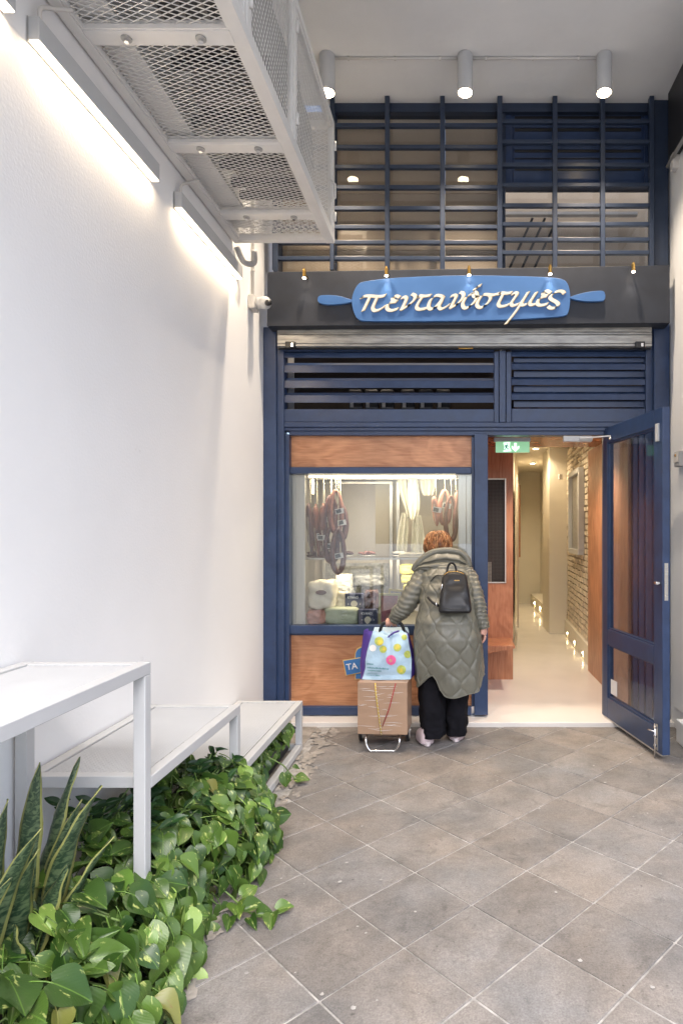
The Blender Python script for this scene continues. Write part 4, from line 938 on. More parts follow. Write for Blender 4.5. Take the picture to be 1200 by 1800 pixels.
hs = [
 (545, 884, 975, 5.26, .030, 'sausage', 'salami', 'long dark netted salami hanging farthest left in the vitrine', None),
 (557, 886, 978, 5.34, .034, 'salami', 'salami', 'paprika red salami hanging second from the left', (566, 942, 0)),
 (569, 884, 972, 5.26, .032, 'salami', 'salami', 'paprika salami with dark label, third from the left', (567, 945, 0)),
 (581, 872, 962, 5.28, .025, 'sausage', 'ring_sausage', 'looped dark sausage hanging near the top left', (583, 914, 1)),
 (590, 862, 935, 5.24, .022, 'salami', 'ring_sausage', 'reddish looped sausage with white string in the left bunch', (598, 900, 1)),
 (598, 886, 948, 5.27, .025, 'sausage', 'ring_sausage', 'dark looped sausage with tilted white label', (602, 920, 1)),
 (583, 925, 988, 5.24, .022, 'sausage', 'ring_sausage', 'lower looped dark sausage with green white label', (579, 960, 0)),
 (594, 930, 1006, 5.22, .022, 'sausage', 'ring_sausage', 'lowest looped sausage hanging past the glass shelf', (597, 978, 1)),
 (765, 872, 925, 5.24, .030, 'pinkmeat', 'salami', 'short pink ham piece hanging above the woman', (768, 895, -1)),
 (781, 862, 920, 5.30, .022, 'pinkmeat', 'ring_sausage', 'pink looped sausage hanging on the right', (785, 888, -1)),
 (792, 872, 950, 5.26, .020, 'salami', 'ring_sausage', 'orange red horseshoe sausage beside the right steel jamb', None),
 (800, 862, 945, 5.28, .018, 'pinkmeat', 'salami', 'thin pink salami hanging farthest right', None)]
for (x, a, b, Y, r, m, kind, lb, lab) in hs: hang(x, a, b, Y, r, M[m], kind, lb, lab)
def blob(name, lab, cat, m, px0, px1, py0, py1, Y, d, rnd=.03, group=None, amp=.03, extra=None):
    t_ = thing(name, lab, cat, group, (wx((px0+px1)/2, Y), Y, wz(py1, Y)))
    x0, x1, z0, z1 = wx(px0, Y), wx(px1, Y), wz(py1, Y), wz(py0, Y); cx_, cy_, cz_ = (x0+x1)/2, Y + d/2, (z0+z1)/2
    m_ = MB(); sx, sy, sz = (x1-x0)/2, d/2, (z1-z0)/2
    def disp(dv_): return 0
    nu, nv = 48, 30; i0 = 0
    for k in range(nv+1):
        ph = math.pi*k/nv
        for j in range(nu):
            th = 2*math.pi*j/nu; d_ = Vector((math.sin(ph)*math.cos(th), math.sin(ph)*math.sin(th), math.cos(ph)))
            q = (abs(d_.x)**7 + abs(d_.y)**7 + abs(d_.z)**7) ** (-1/7)
            q *= 1 + amp * noise.noise(d_*2.2 + Vector((px0, py0, 0))) + amp*.45 * abs(noise.noise(d_*6 + Vector((py0, px0, 0))))
            m_.v.append((cx_ + d_.x*q*sx, cy_ + d_.y*q*sy, cz_ + d_.z*q*sz))
    for k in range(nv):
        for j in range(nu):
            a = k*nu + j; b = k*nu + (j+1) % nu; m_.f.append((a, a+nu, b+nu, b))
    m_.build('wrapping', m, t_, True)
    if extra: extra(t_, x0, x1, z0, z1)
    world_parts(t_); return t_
def ex_mushroom(t_, x0, x1, z0, z1):
    cx_, cz_ = (x0+x1)/2 + .01, z0 + (z1-z0)*.62
    MB().ell((cx_, 5.13, cz_), (.045, .004, .020), 14, 8).build('printed_emblem', M['sausage'], t_, True)
blob('vacuum_pack', 'large cream vacuum pack with brown print, lower left', 'packet', M['packcream'], 540, 586, 1022, 1072, 5.15, .20, extra=ex_mushroom, amp=.12)
blob('vacuum_pack', 'reddish vacuum pack in the bottom left corner', 'packet', M['pinkmeat'], 538, 571, 1073, 1098, 5.14, .16, amp=.15)
blob('cheese_packet', 'wide pale green packet at the front of the vitrine floor', 'packet', M['packgreen'], 570, 628, 1069, 1099, 5.14, .18, amp=.08)
blob('cheese_packet', 'white folded packet behind the navy box', 'packet', M['packcream'], 586, 612, 1040, 1070, 5.30, .16, amp=.1)
blob('cheese_packet', 'small white packet on the steel lower rack', 'packet', M['label'], 590, 616, 1010, 1034, 5.42, .14, amp=.1)
blob('meat_tray', 'dark bag of dried mushrooms between boxes', 'packet', M['photo1'], 586, 618, 1032, 1052, 5.36, .12, amp=.2)
blob('meat_tray', 'brown wrinkled bag behind the red framed card', 'packet', M['sausage'], 640, 662, 1040, 1072, 5.30, .12, amp=.3)
def navybox(px0, px1, py0, py1, Y, lab, tilt):
    t_ = thing('printed_box', lab, 'box', 'navy boxes with white print', (wx((px0+px1)/2, Y), Y, wz(py1, Y)))
    pbox('carton', M['boxnavy'], px0, px1, py0, py1, Y, .09, t_, .003)
    cx_ = (px0+px1)/2; z = wz(py0 + 6.5, Y)
    o = text('print', 'KYANO', .026, (wx(cx_ - 2, Y), Y - .003, z), M['snow'], t_)
    pts = closed([(cx_ - 6, py0 + 17), (cx_ - 3, py0 + 12.5), (cx_ + 2, py0 + 12), (cx_ + 6, py0 + 17), (cx_ + 3, py0 + 22), (cx_ - 1, py0 + 25), (cx_ - 4, py0 + 22)], 4)
    MB().prism(pp(pts, Y - .003)[::-1], Y - .003, Y - .0008).build('emblem', M['packcream'], t_)
    MB().prism(pp([(cx_ - 4, py0 + 27), (cx_ + 3, py0 + 27), (cx_ + 3, py0 + 31), (cx_ - 4, py0 + 31)], Y - .003), Y - .003, Y - .0008).build('emblem', M['pinkmeat'] if 0 else M['label'], t_)
    for dx in (-11, 10): MB().prism(pp([(cx_ + dx, py0 + 17), (cx_ + dx + 1.6, py0 + 17), (cx_ + dx + 1.6, py0 + 18.6), (cx_ + dx, py0 + 18.6)], Y - .003), Y - .003, Y - .0008).build('dot', M['label'], t_)
    world_parts(t_)
navybox(606, 638, 1044, 1071, 5.24, 'navy box with white lettering standing on the pale green packet', 0)
navybox(629, 663, 1072, 1099, 5.14, 'navy box with white lettering on the vitrine floor, right of the green packet', 0)
def card(px0, px1, py0, py1, Y, lab, m, rot=0):
    X, Z = wx((px0+px1)/2, Y), wz(py1, Y)
    t_ = thing('framed_card', lab, 'card', loc=(X, Y, Z)); w = (wx(px1, Y) - wx(px0, Y))/2; h_ = wz(py0, Y) - Z
    b = .02
    for (a0, a1, c0, c1) in ((-w, w, 0, b), (-w, w, h_ - b, h_), (-w, -w + b, b + .0002, h_ - b - .0002), (w - b, w, b + .0002, h_ - b - .0002)):
        box('border', M['olive'], a0, a1, 0, .01, c0, c1, t_, .001)
    box('print', m, -w + b, w - b, .004, .008, b, h_ - b, t_)
    t_.rotation_euler = (0, rot, 0)
card(665, 703, 1043, 1098, 5.16, 'olive framed card with brick red print behind the woman\'s hand', M['photo2'])
card(678, 714, 1036, 1080, 5.24, 'tilted olive framed card behind the brick red card', M['photo1'], R(6))
# upper shelf goods
def plate(px, w, Y, lab, m, k):
    X, Z = wx(px, Y), wz(979, Y)
    t_ = thing('meat_plate', lab, 'plate', loc=(X, Y, Z))
    MB().ell((X, Y, Z + .010), (w, w*.6, .010), 20, 6).build('plate', M['steel'], t_, True)
    rnd = random.Random(k)
    for q in range(9):
        a = rnd.random()*6.3; r_ = rnd.random()*.6*w
        MB().ell((X + r_*math.cos(a), Y + r_*.5*math.sin(a), Z + .028 + rnd.random()*.014), (.028, .018, .012), 10, 6, lambda d: .25*noise.noise(d*3 + Vector((q, 0, 0)))).build('slice', m, t_, True)
    world_parts(t_)
plate(645, .095, 5.42, 'steel plate of cured slices in the middle of the glass shelf', M['pinkmeat'], 1)
plate(700, .075, 5.42, 'plate of pale pink slices left of the woman\'s hood', M['label'], 2)
plate(610, .06, 5.45, 'small dark plate at the left of the glass shelf', M['sausage'], 3)
blob('wrapped_cheese', 'long cream wrapped roll lying on the glass shelf', 'packet', M['packcream'], 700, 745, 972, 980, 5.36, .10, amp=.1)
blob('wrapped_cheese', 'dark brown wrapped piece at the left end of the shelf', 'packet', M['sausage'], 540, 580, 970, 981, 5.36, .12, amp=.3)
for k, (a, b, c, d) in enumerate(((702, 726, 992, 1010), (704, 732, 1011, 1026), (708, 736, 1027, 1046))):
    blob('yellow_packet', ['yellow packet on top of the stack left of the coat', 'middle yellow packet of the stack left of the coat', 'bottom yellow packet of the stack left of the coat'][k], 'packet', M['yellowb'], a, b, c, d, 5.46, .15, amp=.06)
blob('dark_parcel', 'grey wrapped parcel on the lower rack', 'packet', M['photo1'], 620, 672, 1010, 1032, 5.60, .2, amp=.2)
# white cloths hanging right of centre
def cloth(pts, lab, Y, k):
    t_ = thing('hanging_cloth', lab, 'cloth', 'white cloths hanging in the vitrine', (wx(pts[0][0], Y), Y, wz(pts[0][2], Y)))
    m_ = MB(); n = len(pts); nu = 24
    for q, (xa, xb, y) in enumerate(pts):
        for j in range(nu+1):
            f_ = j/nu; x = xa + (xb-xa)*f_
            m_.v.append((wx(x, Y), Y + .025*math.sin(f_*13 + k + q*.4) * min(1, q*.5+.3), wz(y, Y)))
    for q in range(n-1):
        for j in range(nu): a = q*(nu+1)+j; m_.f.append((a, a+1, a+nu+2, a+nu+1))
    o = m_.build('fabric', M['linen'], t_, True); s_ = o.modifiers.new('s', 'SOLIDIFY'); s_.thickness = .003
    o.modifiers.new('sub', 'SUBSURF').levels = 1; o.modifiers['sub'].render_levels = 1
    world_parts(t_)
cloth([(698, 716, 836), (699, 716, 855), (703, 717, 872), (709, 722, 888), (716, 722, 912)], 'white folded cloth hanging left of the hams in the vitrine', 5.55, 0)
cloth([(718, 732, 834), (715, 736, 860), (714, 738, 885), (718, 736, 905), (722, 728, 915)], 'middle white cloth hanging between the two others', 5.48, 1)
cloth([(733, 765, 836), (734, 766, 850), (738, 764, 862), (744, 760, 872)], 'wide short white cloth near the right top of the vitrine', 5.55, 2)
cloth([(706, 716, 900), (700, 718, 930), (697, 716, 955), (697, 715, 975)], 'long pale cloth falling to the shelf right of the slider frame', 5.7, 3)
cloth([(726, 740, 905), (724, 744, 930), (722, 748, 955), (722, 750, 975)], 'long pale cloth falling behind the woman\'s hood', 5.7, 4)

# arrow signs on the lower panel
ar = thing('arrow_sign', 'small blue gold edged board reading TA, half hidden by the bag', 'sign', loc=(wx(620, 5.07), 5.07, wz(1172, 5.07)))
def plate2(pts, Y, grow=1.5, nm='board'):
    c = Vector((sum(p[0] for p in pts)/len(pts), sum(p[1] for p in pts)/len(pts)))
    big = [(p[0] + (1 if p[0] > c.x else -1)*grow, p[1] + (1 if p[1] > c.y else -1)*grow) for p in pts]
    MB().prism(pp(big, Y + .005), Y + .005, Y + .012).build(nm + '_edge', M['olive'] if 0 else M['gold'], ar); MB().prism(pp(pts, Y), Y, Y + .0045).build(nm, M['signb'], ar)
plate2([(603.5, 1162), (648, 1154.5), (652, 1178), (609, 1186.5)], 5.055)
plate2([(625, 1178), (650, 1177), (650, 1193), (625, 1193)], 5.069)
plate2([(624.5, 1158), (625, 1148), (628, 1142), (634, 1138.5), (650, 1137), (650, 1157)], 5.069)
text('lettering', 'TA', .072, (wx(618, 5.05), 5.052, wz(1172, 5.05)), M['snow'], ar, (R(90), R(-9), 0), .0015)
world_parts(ar)
#__PART2__
# ================================================================== STEPPED BENCH
BX = -1.08; W4 = .042
bn = thing('stepped_bench', 'white steel bench stepping down in three perforated tiers over the planter', 'bench', loc=(-1.3, 2.7, 0))
Wm = M['white']; bx0, bx1 = WX + .012, BX
def tier(y0, y1, zt):
    box('frame_bar', Wm, bx1 - W4, bx1, y0, y1, zt - W4, zt, bn, .003)
    box('frame_bar', Wm, bx0, bx0 + W4, y0, y1, zt - W4, zt, bn, .003)
    box('frame_bar', Wm, bx0 + W4 + .0005, bx1 - W4 - .0005, y1 - W4, y1, zt - W4, zt - .0004, bn, .003)
    box('frame_bar', Wm, bx0 + W4 + .0005, bx1 - W4 - .0005, y0, y0 + W4, zt - W4, zt - .0004, bn, .003)
    m_ = lattice(bx0 + W4 + .008, bx1 - W4 - .008, y0 + W4 + .006, y1 - W4 - .006, .034, .0145,
                 lambda q, a, b, a2, b2, s, w, t: q.bar((a, b, zt - .006 + s*.0006), (a2, b2, zt - .006 + s*.0006), w, t), .0085, .0012)
    m_.build('perforated_sheet', Wm, bn, kind='stuff')
tier(1.0, 2.192, 1.085); tier(2.1925, 3.10, .678); tier(3.1005, 4.352, .352)
def post(x, y, z0, z1): box('post', Wm, x, x + W4, y, y + W4, z0, z1, bn, .003)
z_r = .055
post(bx1 - W4, 2.192 - W4, z_r + .001, 1.085 - W4 - .0005); post(bx0, 2.192 - W4, z_r + .001, 1.085 - W4 - .0005)
post(bx1 - W4, 3.10 - W4, z_r + .001, .678 - W4 - .0005); post(bx0, 3.10 - W4, z_r + .001, .678 - W4 - .0005)
post(bx1 - W4, 4.352 - W4, z_r + .001, .352 - W4 - .0005); post(bx0, 4.352 - W4, z_r + .001, .352 - W4 - .0005)
post(bx1 - W4, 1.0, z_r + .001, 1.085 - W4 - .0005)
box('base_rail', Wm, bx1 - W4, bx1, 1.0, 4.352, .012, z_r, bn, .003); box('base_rail', Wm, bx0, bx0 + W4, 1.0, 4.352, .012, z_r, bn, .003)
box('base_rail', Wm, bx0 + W4 + .0005, bx1 - W4 - .0005, 4.352 - W4, 4.351, .013, z_r - .001, bn, .003)
world_parts(bn)
pl = thing('planter_trough', 'long anthracite planter trough standing inside the white bench frame', 'planter', loc=(-1.3, 2.7, 0))
def trough(y0, y1):
    m_ = MB(); xi0, xi1, xo0, xo1 = bx0 + .07, bx1 - .085, bx0 + .05, bx1 - .048; zt = .175
    m_.v = [(xi0, y0+.02, .03), (xi1, y0+.02, .03), (xi1, y1-.02, .03), (xi0, y1-.02, .03), (xo0, y0, zt), (xo1, y0, zt), (xo1, y1, zt), (xo0, y1, zt)]
    m_.f = [(0, 3, 2, 1), (0, 1, 5, 4), (1, 2, 6, 5), (2, 3, 7, 6), (3, 0, 4, 7)]
    o = m_.build('trough', M['trough'], pl); s_ = o.modifiers.new('s', 'SOLIDIFY'); s_.thickness = .006; s_.offset = 0
    MB().tube([(xo1, y0, zt), (xo1, y1, zt)], .013, 12).build('rim', M['trough'], pl, True)
    box('soil', M['soil'], xo0 + .012, xo1 - .012, y0 + .01, y1 - .01, .12, .150, pl)
trough(1.0, 2.12); trough(2.16, 3.06); trough(3.10, 4.30)
world_parts(pl)

# ------------------------------------------------------------------ PLANTS
def leaf_mesh(name, fold, droop, twist, m, slim=1.0, pet=.55):
    prof = [(0, .16), (.05, .31), (.13, .42), (.25, .48), (.4, .47), (.55, .41), (.70, .31), (.83, .19), (.93, .085), (1, .004)]
    m_ = MB(); m_.uv = []; us = (-1, -.62, -.3, 0, .3, .62, 1)
    for v, w in prof:
        for u in us:
            back = -.10 * (abs(u) ** 1.5) * max(0, 1 - v*6) - (.0 if v else 0)
            x = u * w * slim * .92; y = v + back + (.06 if (v == 0 and u == 0) else 0)
            z = fold * abs(u) * w - droop * v * v + .03 * math.sin(v*9 + u*2 + twist*5) * abs(u) + twist * u * w * (v - .3)
            m_.v.append((x, y, z)); m_.uv.append((.5 + u * w * .95, v))
    n = len(us)
    for k in range(len(prof) - 1):
        for j in range(n - 1): a = k*n + j; m_.f.append((a, a+1, a+n+1, a+n))
    i0 = len(m_.v)
    if pet:
        pts = [(0, .05, -.003), (0, -.12, -.03), (0, -pet*.6, -.14), (0, -pet, -.34)]
        m_.tube(pts, [.016, .018, .02, .024], 4, cap=False); m_.uv += [(.5, .5)] * (len(m_.v) - i0)
    me_o = m_.build(name, m, None, True); me = me_o.data; bpy.data.objects.remove(me_o); return me
LV = [leaf_mesh('leaf', f, d, t, M['leaf'], s) for (f, d, t, s) in ((.25, .18, .1, 1.0), (.45, .30, -.2, .92), (.15, .40, .25, 1.05), (.6, .22, 0, .95), (.3, .1, -.3, 1.0), (.9, .35, .15, .85))]
LY = [leaf_mesh('leaf', f, d, t, M['leafy'], s) for (f, d, t, s) in ((.35, .2, .1, .95), (.8, .35, -.1, .8))]
LO = [leaf_mesh('leaf', .7, .5, .3, M['leafo'], .8)]
LZ = [leaf_mesh('leaf', .25, .12, 0, M['zz'], .62, pet=0), leaf_mesh('leaf', .4, .2, .2, M['zz'], .55, pet=0)]
def orient(o, loc, tip, nrm, s):
    y = Vector(tip).normalized(); z = Vector(nrm) - y * Vector(nrm).dot(y)
    z = z.normalized() if z.length > 1e-4 else y.orthogonal().normalized()
    x = y.cross(z)
    o.matrix_local = Matrix(((x.x, y.x, z.x, 0), (x.y, y.y, z.y, 0), (x.z, y.z, z.z, 0), (0, 0, 0, 1))) @ Matrix.Scale(s, 4)
    o.location = loc
rl = random.Random(11)
def gv(s=1): return Vector((rl.gauss(0, s), rl.gauss(0, s), rl.gauss(0, s)))
def lin(x, pts):
    if x <= pts[0][0]: return pts[0][1]
    for (a, fa), (b, fb) in zip(pts[:-1], pts[1:]):
        if x <= b: return fa + (fb-fa)*(x-a)/(b-a)
    return pts[-1][1]
REACH = [(1.2, -.92), (1.9, -.905), (2.15, -.93), (2.35, -.975), (2.5, -.96), (2.7, -.90), (2.95, -.885), (3.15, -.93), (3.3, -1.04), (3.5, -1.115), (4.3, -1.13)]
TOP = [(1.2, .40), (2.0, .42), (2.3, .43), (2.9, .46), (3.1, .42), (3.3, .30), (4.0, .27), (4.3, .24)]
LOW = [(1.2, .02), (3.05, .03), (3.3, .13), (3.5, .17), (4.3, .18)]
def add_leaf(root, p, tip, nrm, s, young=False, old=False):
    o = bpy.data.objects.new('leaf', rl.choice(LO if old else LY if young else LV)); COL.objects.link(o); o.parent = root
    orient(o, Vector(p) - Vector(root.location), tip, nrm, s)
plabs = ['pothos spilling from the planter at the very bottom left corner', 'pothos with large heart leaves in the foreground below the snake plant', 'pothos clump in front of the first white bench post', 'pothos clump at the foot of the tall white post, trailing on the slabs', 'dense pothos mound between the two nearer bench posts', 'pothos mound pushing out farthest over the paving', 'pothos clump at the foot of the middle white post', 'sparser pothos under the lowest bench tier', 'pothos in the planter under the middle of the lowest tier', 'pothos at the far end of the planter near the shop front']
bounds = [1.25, 1.7, 2.0, 2.25, 2.5, 2.75, 3.0, 3.25, 3.6, 3.95, 4.27]
counts = [95, 125, 120, 100, 140, 150, 115, 70, 70, 70]
for k, (ya, yb) in enumerate(zip(bounds[:-1], bounds[1:])):
    root = thing('pothos_plant', plabs[k], 'plant', 'pothos plants in the trough', (-1.28, (ya+yb)/2, .15))
    vm = MB()
    for q in range(counts[k]):
        y = rl.uniform(ya, yb) + rl.gauss(0, .02); lay = rl.choice((.62, .8, .92, 1, 1))
        f_ = rl.random() ** .8; ph = R(115) - f_ * R(125)         # from the back over the top, down the outer side
        rx = lin(y, REACH); zt = lin(y, TOP) + .03*math.sin(y*17); zl = lin(y, LOW)
        cx_ = -1.27; ax = (rx - cx_) * lay; az = (zt - zl - .02) * lay
        cph, sph = math.cos(ph), math.sin(ph)
        wob = 1 + .12 * noise.noise(Vector((y*4, ph*2, 3)))
        x = cx_ + ax * (abs(cph) ** .75) * (1 if cph > 0 else -.6) * wob
        z = zl + az * max(sph, 0) ** .8 * wob + (.0 if sph > 0 else 0)
        x = max(x, WX + .05); z = max(z, .02)
        if z > .60 and y > 2.15: z = .60
        if y > 3.12: z = min(z, .285)
        N_ = Vector((cph * 1.0, 0, max(sph, .1)))
        nrm = N_ * 1.0 + Vector((.15, -.45, .35)) + gv(.33)
        tip = Vector((sph * .8 + .15, -.25, -max(cph, 0) * 1.1 - .15)) + gv(.5)
        s = rl.uniform(.050, .106) * (1.22 if y < 2.2 else 1.0) * (.85 if y > 3.2 else 1)
        if lay < .9: s *= .9
        add_leaf(root, (x, y, z), tip, nrm, s, rl.random() < .06, rl.random() < .02)
        if q % 4 == 0:
            vm.tube([Vector((cx_ + rl.uniform(-.1, .08), y + rl.uniform(-.1, .1), .14)) - root.location, Vector(((x+cx_)/2, y, max(z, .12) + .03)) - root.location, Vector((x, y, z - .01)) - root.location], .0035, 5)
    vm.build('vine', M['vine'], root, True)
# trailing runners on the paving
def runner(lab, pts, leaves):
    r0 = thing('trailing_vine', lab, 'plant', None, pts[0])
    MB().tube([p - Vector(pts[0]) for p in catmull(pts, 6)], .0038, 6).build('stem', M['vine'], r0, True)
    for (p, tip, nrm, s) in leaves: add_leaf(r0, p, tip, nrm, s)
def fp(px, py, z=0): 
    Y = (EYE - z) * FPX / (py - VY); return (wx(px, Y), Y, z)
runner('pothos runner with two leaves reaching onto the slabs near the shop front', [fp(470, 1330, .22), fp(497, 1345, .16), fp(506, 1355, .10), fp(520, 1370, .04)],
       [(fp(500, 1358, .10), (.2, -.3, -1), (.3, -.8, .4), .085), (fp(520, 1368, .035), (1, -.1, .05), (0, -.5, 1), .085), (fp(515, 1350, .05), (.8, .5, -.2), (0, -.5, 1), .05)])
runner('pothos runner with several leaves lying out on the paving in mid view', [fp(360, 1540, .15), fp(400, 1570, .05), fp(440, 1605, .02), fp(480, 1607, .02), fp(500, 1602, .02)],
       [(fp(430, 1600, .03), (.8, .3, .1), (0, -.6, 1), .085), (fp(415, 1590, .03), (.4, -.8, .1), (.1, -.5, 1), .09), (fp(452, 1608, .02), (1, .1, 0), (0, -.6, 1), .07), (fp(478, 1607, .02), (.2, -1, -.1), (0, -.8, .8), .075), (fp(486, 1600, .02), (1, .5, .1), (0, -.5, 1), .07), (fp(425, 1575, .04), (.6, .6, .3), (0, -.8, .7), .075), (fp(440, 1615, .02), (.5, -.7, 0), (0, -.6, 1), .06), (fp(405, 1612, .02), (.2, -1, .0), (.2, -.6, 1), .07)])
runner('thin bare pothos runner hanging down to the slabs beside the white rail', [fp(330, 1600, .16), fp(345, 1640, .10), fp(350, 1690, .02)],
       [(fp(335, 1620, .12), (.5, -.4, -.7), (.4, -.7, .5), .08), (fp(300, 1640, .12), (-.3, -.5, -.7), (.2, -.8, .5), .085)])
# snake plants
def snake_plant(lab, base, leaves):
    root = thing('snake_plant', lab, 'plant', None, base)
    for (lx, ly, h, lean_x, lean_y, w, tw, yaw) in leaves:
        m_ = MB(); m_.uv = []; n = 22; us = (-1, -.55, 0, .55, 1)
        for k in range(n+1):
            v = k/n; ww = w * 1.2 * min(1, (.5 + 1.1*v)) * (1 - max(0, (v-.55)/.45)**2.0) * .5 + .0006
            c = Vector((lx + lean_x * v*v * h, ly + lean_y * v*v * h, v * h * (1 - .12*(lean_x**2 + lean_y**2))))
            a = yaw + tw * v + .25*math.sin(v*7 + lx*40)
            sx_ = Vector((math.cos(a), math.sin(a), 0)); nr = Vector((-math.sin(a), math.cos(a), 0))
            for u in us:
                p = c + sx_ * u * ww + nr * (abs(u)**2 * ww * .45 + .005*math.sin(v*26 + u*2)*abs(u)); m_.v.append(tuple(p)); m_.uv.append((.5 + u*.5, v))
        for k in range(n):
            for j in range(4): a = k*5 + j; m_.f.append((a, a+1, a+6, a+5))
        o = m_.build('leaf', M['snake'], root, True); s_ = o.modifiers.new('s', 'SOLIDIFY'); s_.thickness = .0035; s_.offset = 0
b0 = (-1.33, 1.86, .14)
snake_plant('tall variegated snake plant in front of the rear bench post', b0,
    [(.00, .02, .70, .08, .02, .058, .4, .1), (.05, .04, .62, .28, .05, .056, 1.6, -.3), (-.06, .02, .60, -.12, .0, .045, -.8, .3), (.03, -.06, .50, .20, -.05, .060, .9, .5), (.05, -.02, .42, .30, .0, .058, -.8, .1),
     (-.03, -.06, .48, -.25, -.1, .060, .7, -.5), (-.10, .04, .57, -.05, .05, .050, .3, .6), (.02, .07, .55, .2, .1, .05, -.6, 1.0), (-.06, -.09, .40, -.1, -.2, .062, 1.3, .2), (.01, -.12, .46, .1, -.3, .06, 1.1, .9), (-.09, -.04, .64, -.15, .0, .052, -.9, 1.2), (.09, .05, .45, .35, .1, .05, 1.4, .3), (-.02, .1, .66, .15, .15, .05, .9, -.9), (.06, -.09, .34, .2, -.25, .058, -.9, -.2)])
snake_plant('second snake plant cut off by the left edge of the view', (-1.40, 1.68, .14),
    [(.0, .0, .72, .10, .02, .058, .5, .2), (.06, .03, .58, .30, .05, .056, 1.0, -.2), (.04, -.05, .52, .40, -.05, .060, -.7, .3), (-.04, .0, .5, -.2, .0, .058, .9, .5), (.08, -.04, .40, .15, -.1, .060, .8, .0), (.0, -.08, .46, .05, -.15, .058, -1.0, .6), (.05, .08, .62, .05, .1, .05, .5, .4)])
# dark glossy leaflet plants at the wall
def zz_plant(lab, base, n, hmax):
    root = thing('zz_plant', lab, 'plant', 'dark glossy plants at the wall', base)
    for q in range(n):
        a = rl.uniform(-1.4, 1.4) - R(10); lean = rl.uniform(.06, .22); h = hmax * rl.uniform(.7, 1)
        pts = [Vector((0, 0, 0)) + Vector((math.cos(a)*lean*f_*f_, math.sin(a)*lean*f_*f_ * 1.2, h*f_*(1-.12*f_))) for f_ in [k/8 for k in range(9)]]
        MB().tube(pts, [.008 - .0006*k for k in range(9)], 6).build('stem', M['vine'], root, True)
        for k in range(2, 9):
            for s_ in (-1, 1):
                d = (pts[k] - pts[k-1]).normalized(); sd_ = d.cross(Vector((0, 0, 1)) + gv(.1)).normalized() * s_
                o = bpy.data.objects.new('leaf', rl.choice(LZ)); COL.objects.link(o); o.parent = root
                orient(o, pts[k], sd_ + d*.6 + gv(.15), Vector((.4, -.5, .6)) + gv(.2), rl.uniform(.045, .06))
zz_plant('dark glossy zz plant against the wall behind the nearer post', (-1.42, 2.42, .14), 9, .50)
zz_plant('dark glossy zz plant under the middle tier', (-1.40, 2.78, .14), 9, .46)
zz_plant('dark leafy plant whose tips rise past the middle tier edge', (-1.22, 2.90, .14), 8, .40)
zz_plant('dark glossy plant under the near half of the middle tier', (-1.22, 2.52, .14), 7, .40)

# ================================================================== TROLLEY, BOX, BAG
def Q(px, py, Y): return Vector((wx(px, Y), Y, wz(py, Y)))
tr = thing('shopping_trolley', 'folding aluminium luggage trolley with black loop handle and small wheels', 'trolley', loc=(-.51, 4.5, 0))
u0, u1 = wx(643, 4.34), wx(702, 4.34)
pts = [(u0 + .002, 4.42, .13), (u0, 4.34, .09), (u0 + .005, 4.325, .05), (u0 + .03, 4.322, .012), (u0 + .06, 4.322, .010), (u1 - .06, 4.322, .010), (u1 - .03, 4.322, .012), (u1 - .005, 4.325, .05), (u1, 4.34, .09), (u1 - .002, 4.42, .13)]
MB().tube(catmull(pts, 5), .0085, 10).build('foot_loop', M['chrome'], tr, True)
for x in (u0 + .01, u1 - .01): MB().tube([(x, 4.38, .108), (x, 4.64, .108)], .009, 10).build('base_bar', M['chrome'], tr, True)
for x in (wx(668, 4.63), wx(708, 4.63)): MB().tube([(x, 4.63, .07), (x, 4.63, .80)], .009, 10).build('upright', M['chrome'], tr, True)
hx0, hx1, hz = wx(669, 4.63), wx(708.5, 4.63), wz(1095, 4.63)
MB().tube(catmull([(hx0 - .004, 4.63, .79), (hx0, 4.63, hz - .04), (hx0 + .018, 4.63, hz - .006), (hx0 + .045, 4.63, hz), (hx1 - .045, 4.63, hz), (hx1 - .018, 4.63, hz - .006), (hx1, 4.63, hz - .04), (hx1 + .004, 4.63, .79)], 6), .0125, 12).build('handle', M['black'], tr, True)
MB().tube([(u0 - .06, 4.58, .075), (wx(722, 4.58), 4.58, .075)], .006, 8).build('axle', M['chrome'], tr)
for x in (u0 - .065, wx(716, 4.52)):
    w = MB().tube([(x - .012, 4.56, .075), (x + .012, 4.56, .075)], .074, 28).build('wheel', M['black'], tr, bevel=.006)
    MB().tube([(x - .0145, 4.56, .075), (x + .0145, 4.56, .075)], .055, 24).build('rim', M['conduit'], w)
    MB().tube([(x - .018, 4.56, .075), (x + .018, 4.56, .075)], .014, 12).build('hub', M['grey'], w)
    MB().bar((x, 4.58, .08), (x, 4.60, .14), .02, .012).build('fork', M['black'], tr)
box('base_plate', M['card'], u0 + .02, u1 - .02, 4.58, 4.60, .03, .105, tr)
world_parts(tr)
bxx = thing('cardboard_box', 'taped brown cardboard box strapped on the trolley, wrapped in clear film', 'box', loc=(wx(674, 4.36), 4.47, .119))
W2, D2, H2 = (wx(718, 4.36) - wx(631, 4.36))/2, .13, wz(1199, 4.36) - .119
m_ = MB(); nx, nz = 22, 22                          # six sides with slightly bulged film-wrapped faces
def face(o, ux, uz, wv, n1=16, n2=16, seed=0):
    i0 = len(m_.v); nrm = ux.cross(uz).normalized()
    for a in range(n1+1):
        for b in range(n2+1):
            fa, fb = a/n1, b/n2; e_ = min(fa, 1-fa, fb, 1-fb)
            d = (.004*noise.noise(Vector((fa*4, fb*14, seed))) + .003) * min(1, e_*8)
            m_.v.append(tuple(o + ux*fa + uz*fb + nrm*d))
    for a in range(n1):
        for b in range(n2): q = i0 + a*(n2+1) + b; m_.f.append((q, q+n2+1, q+n2+2, q+1))
V3 = Vector
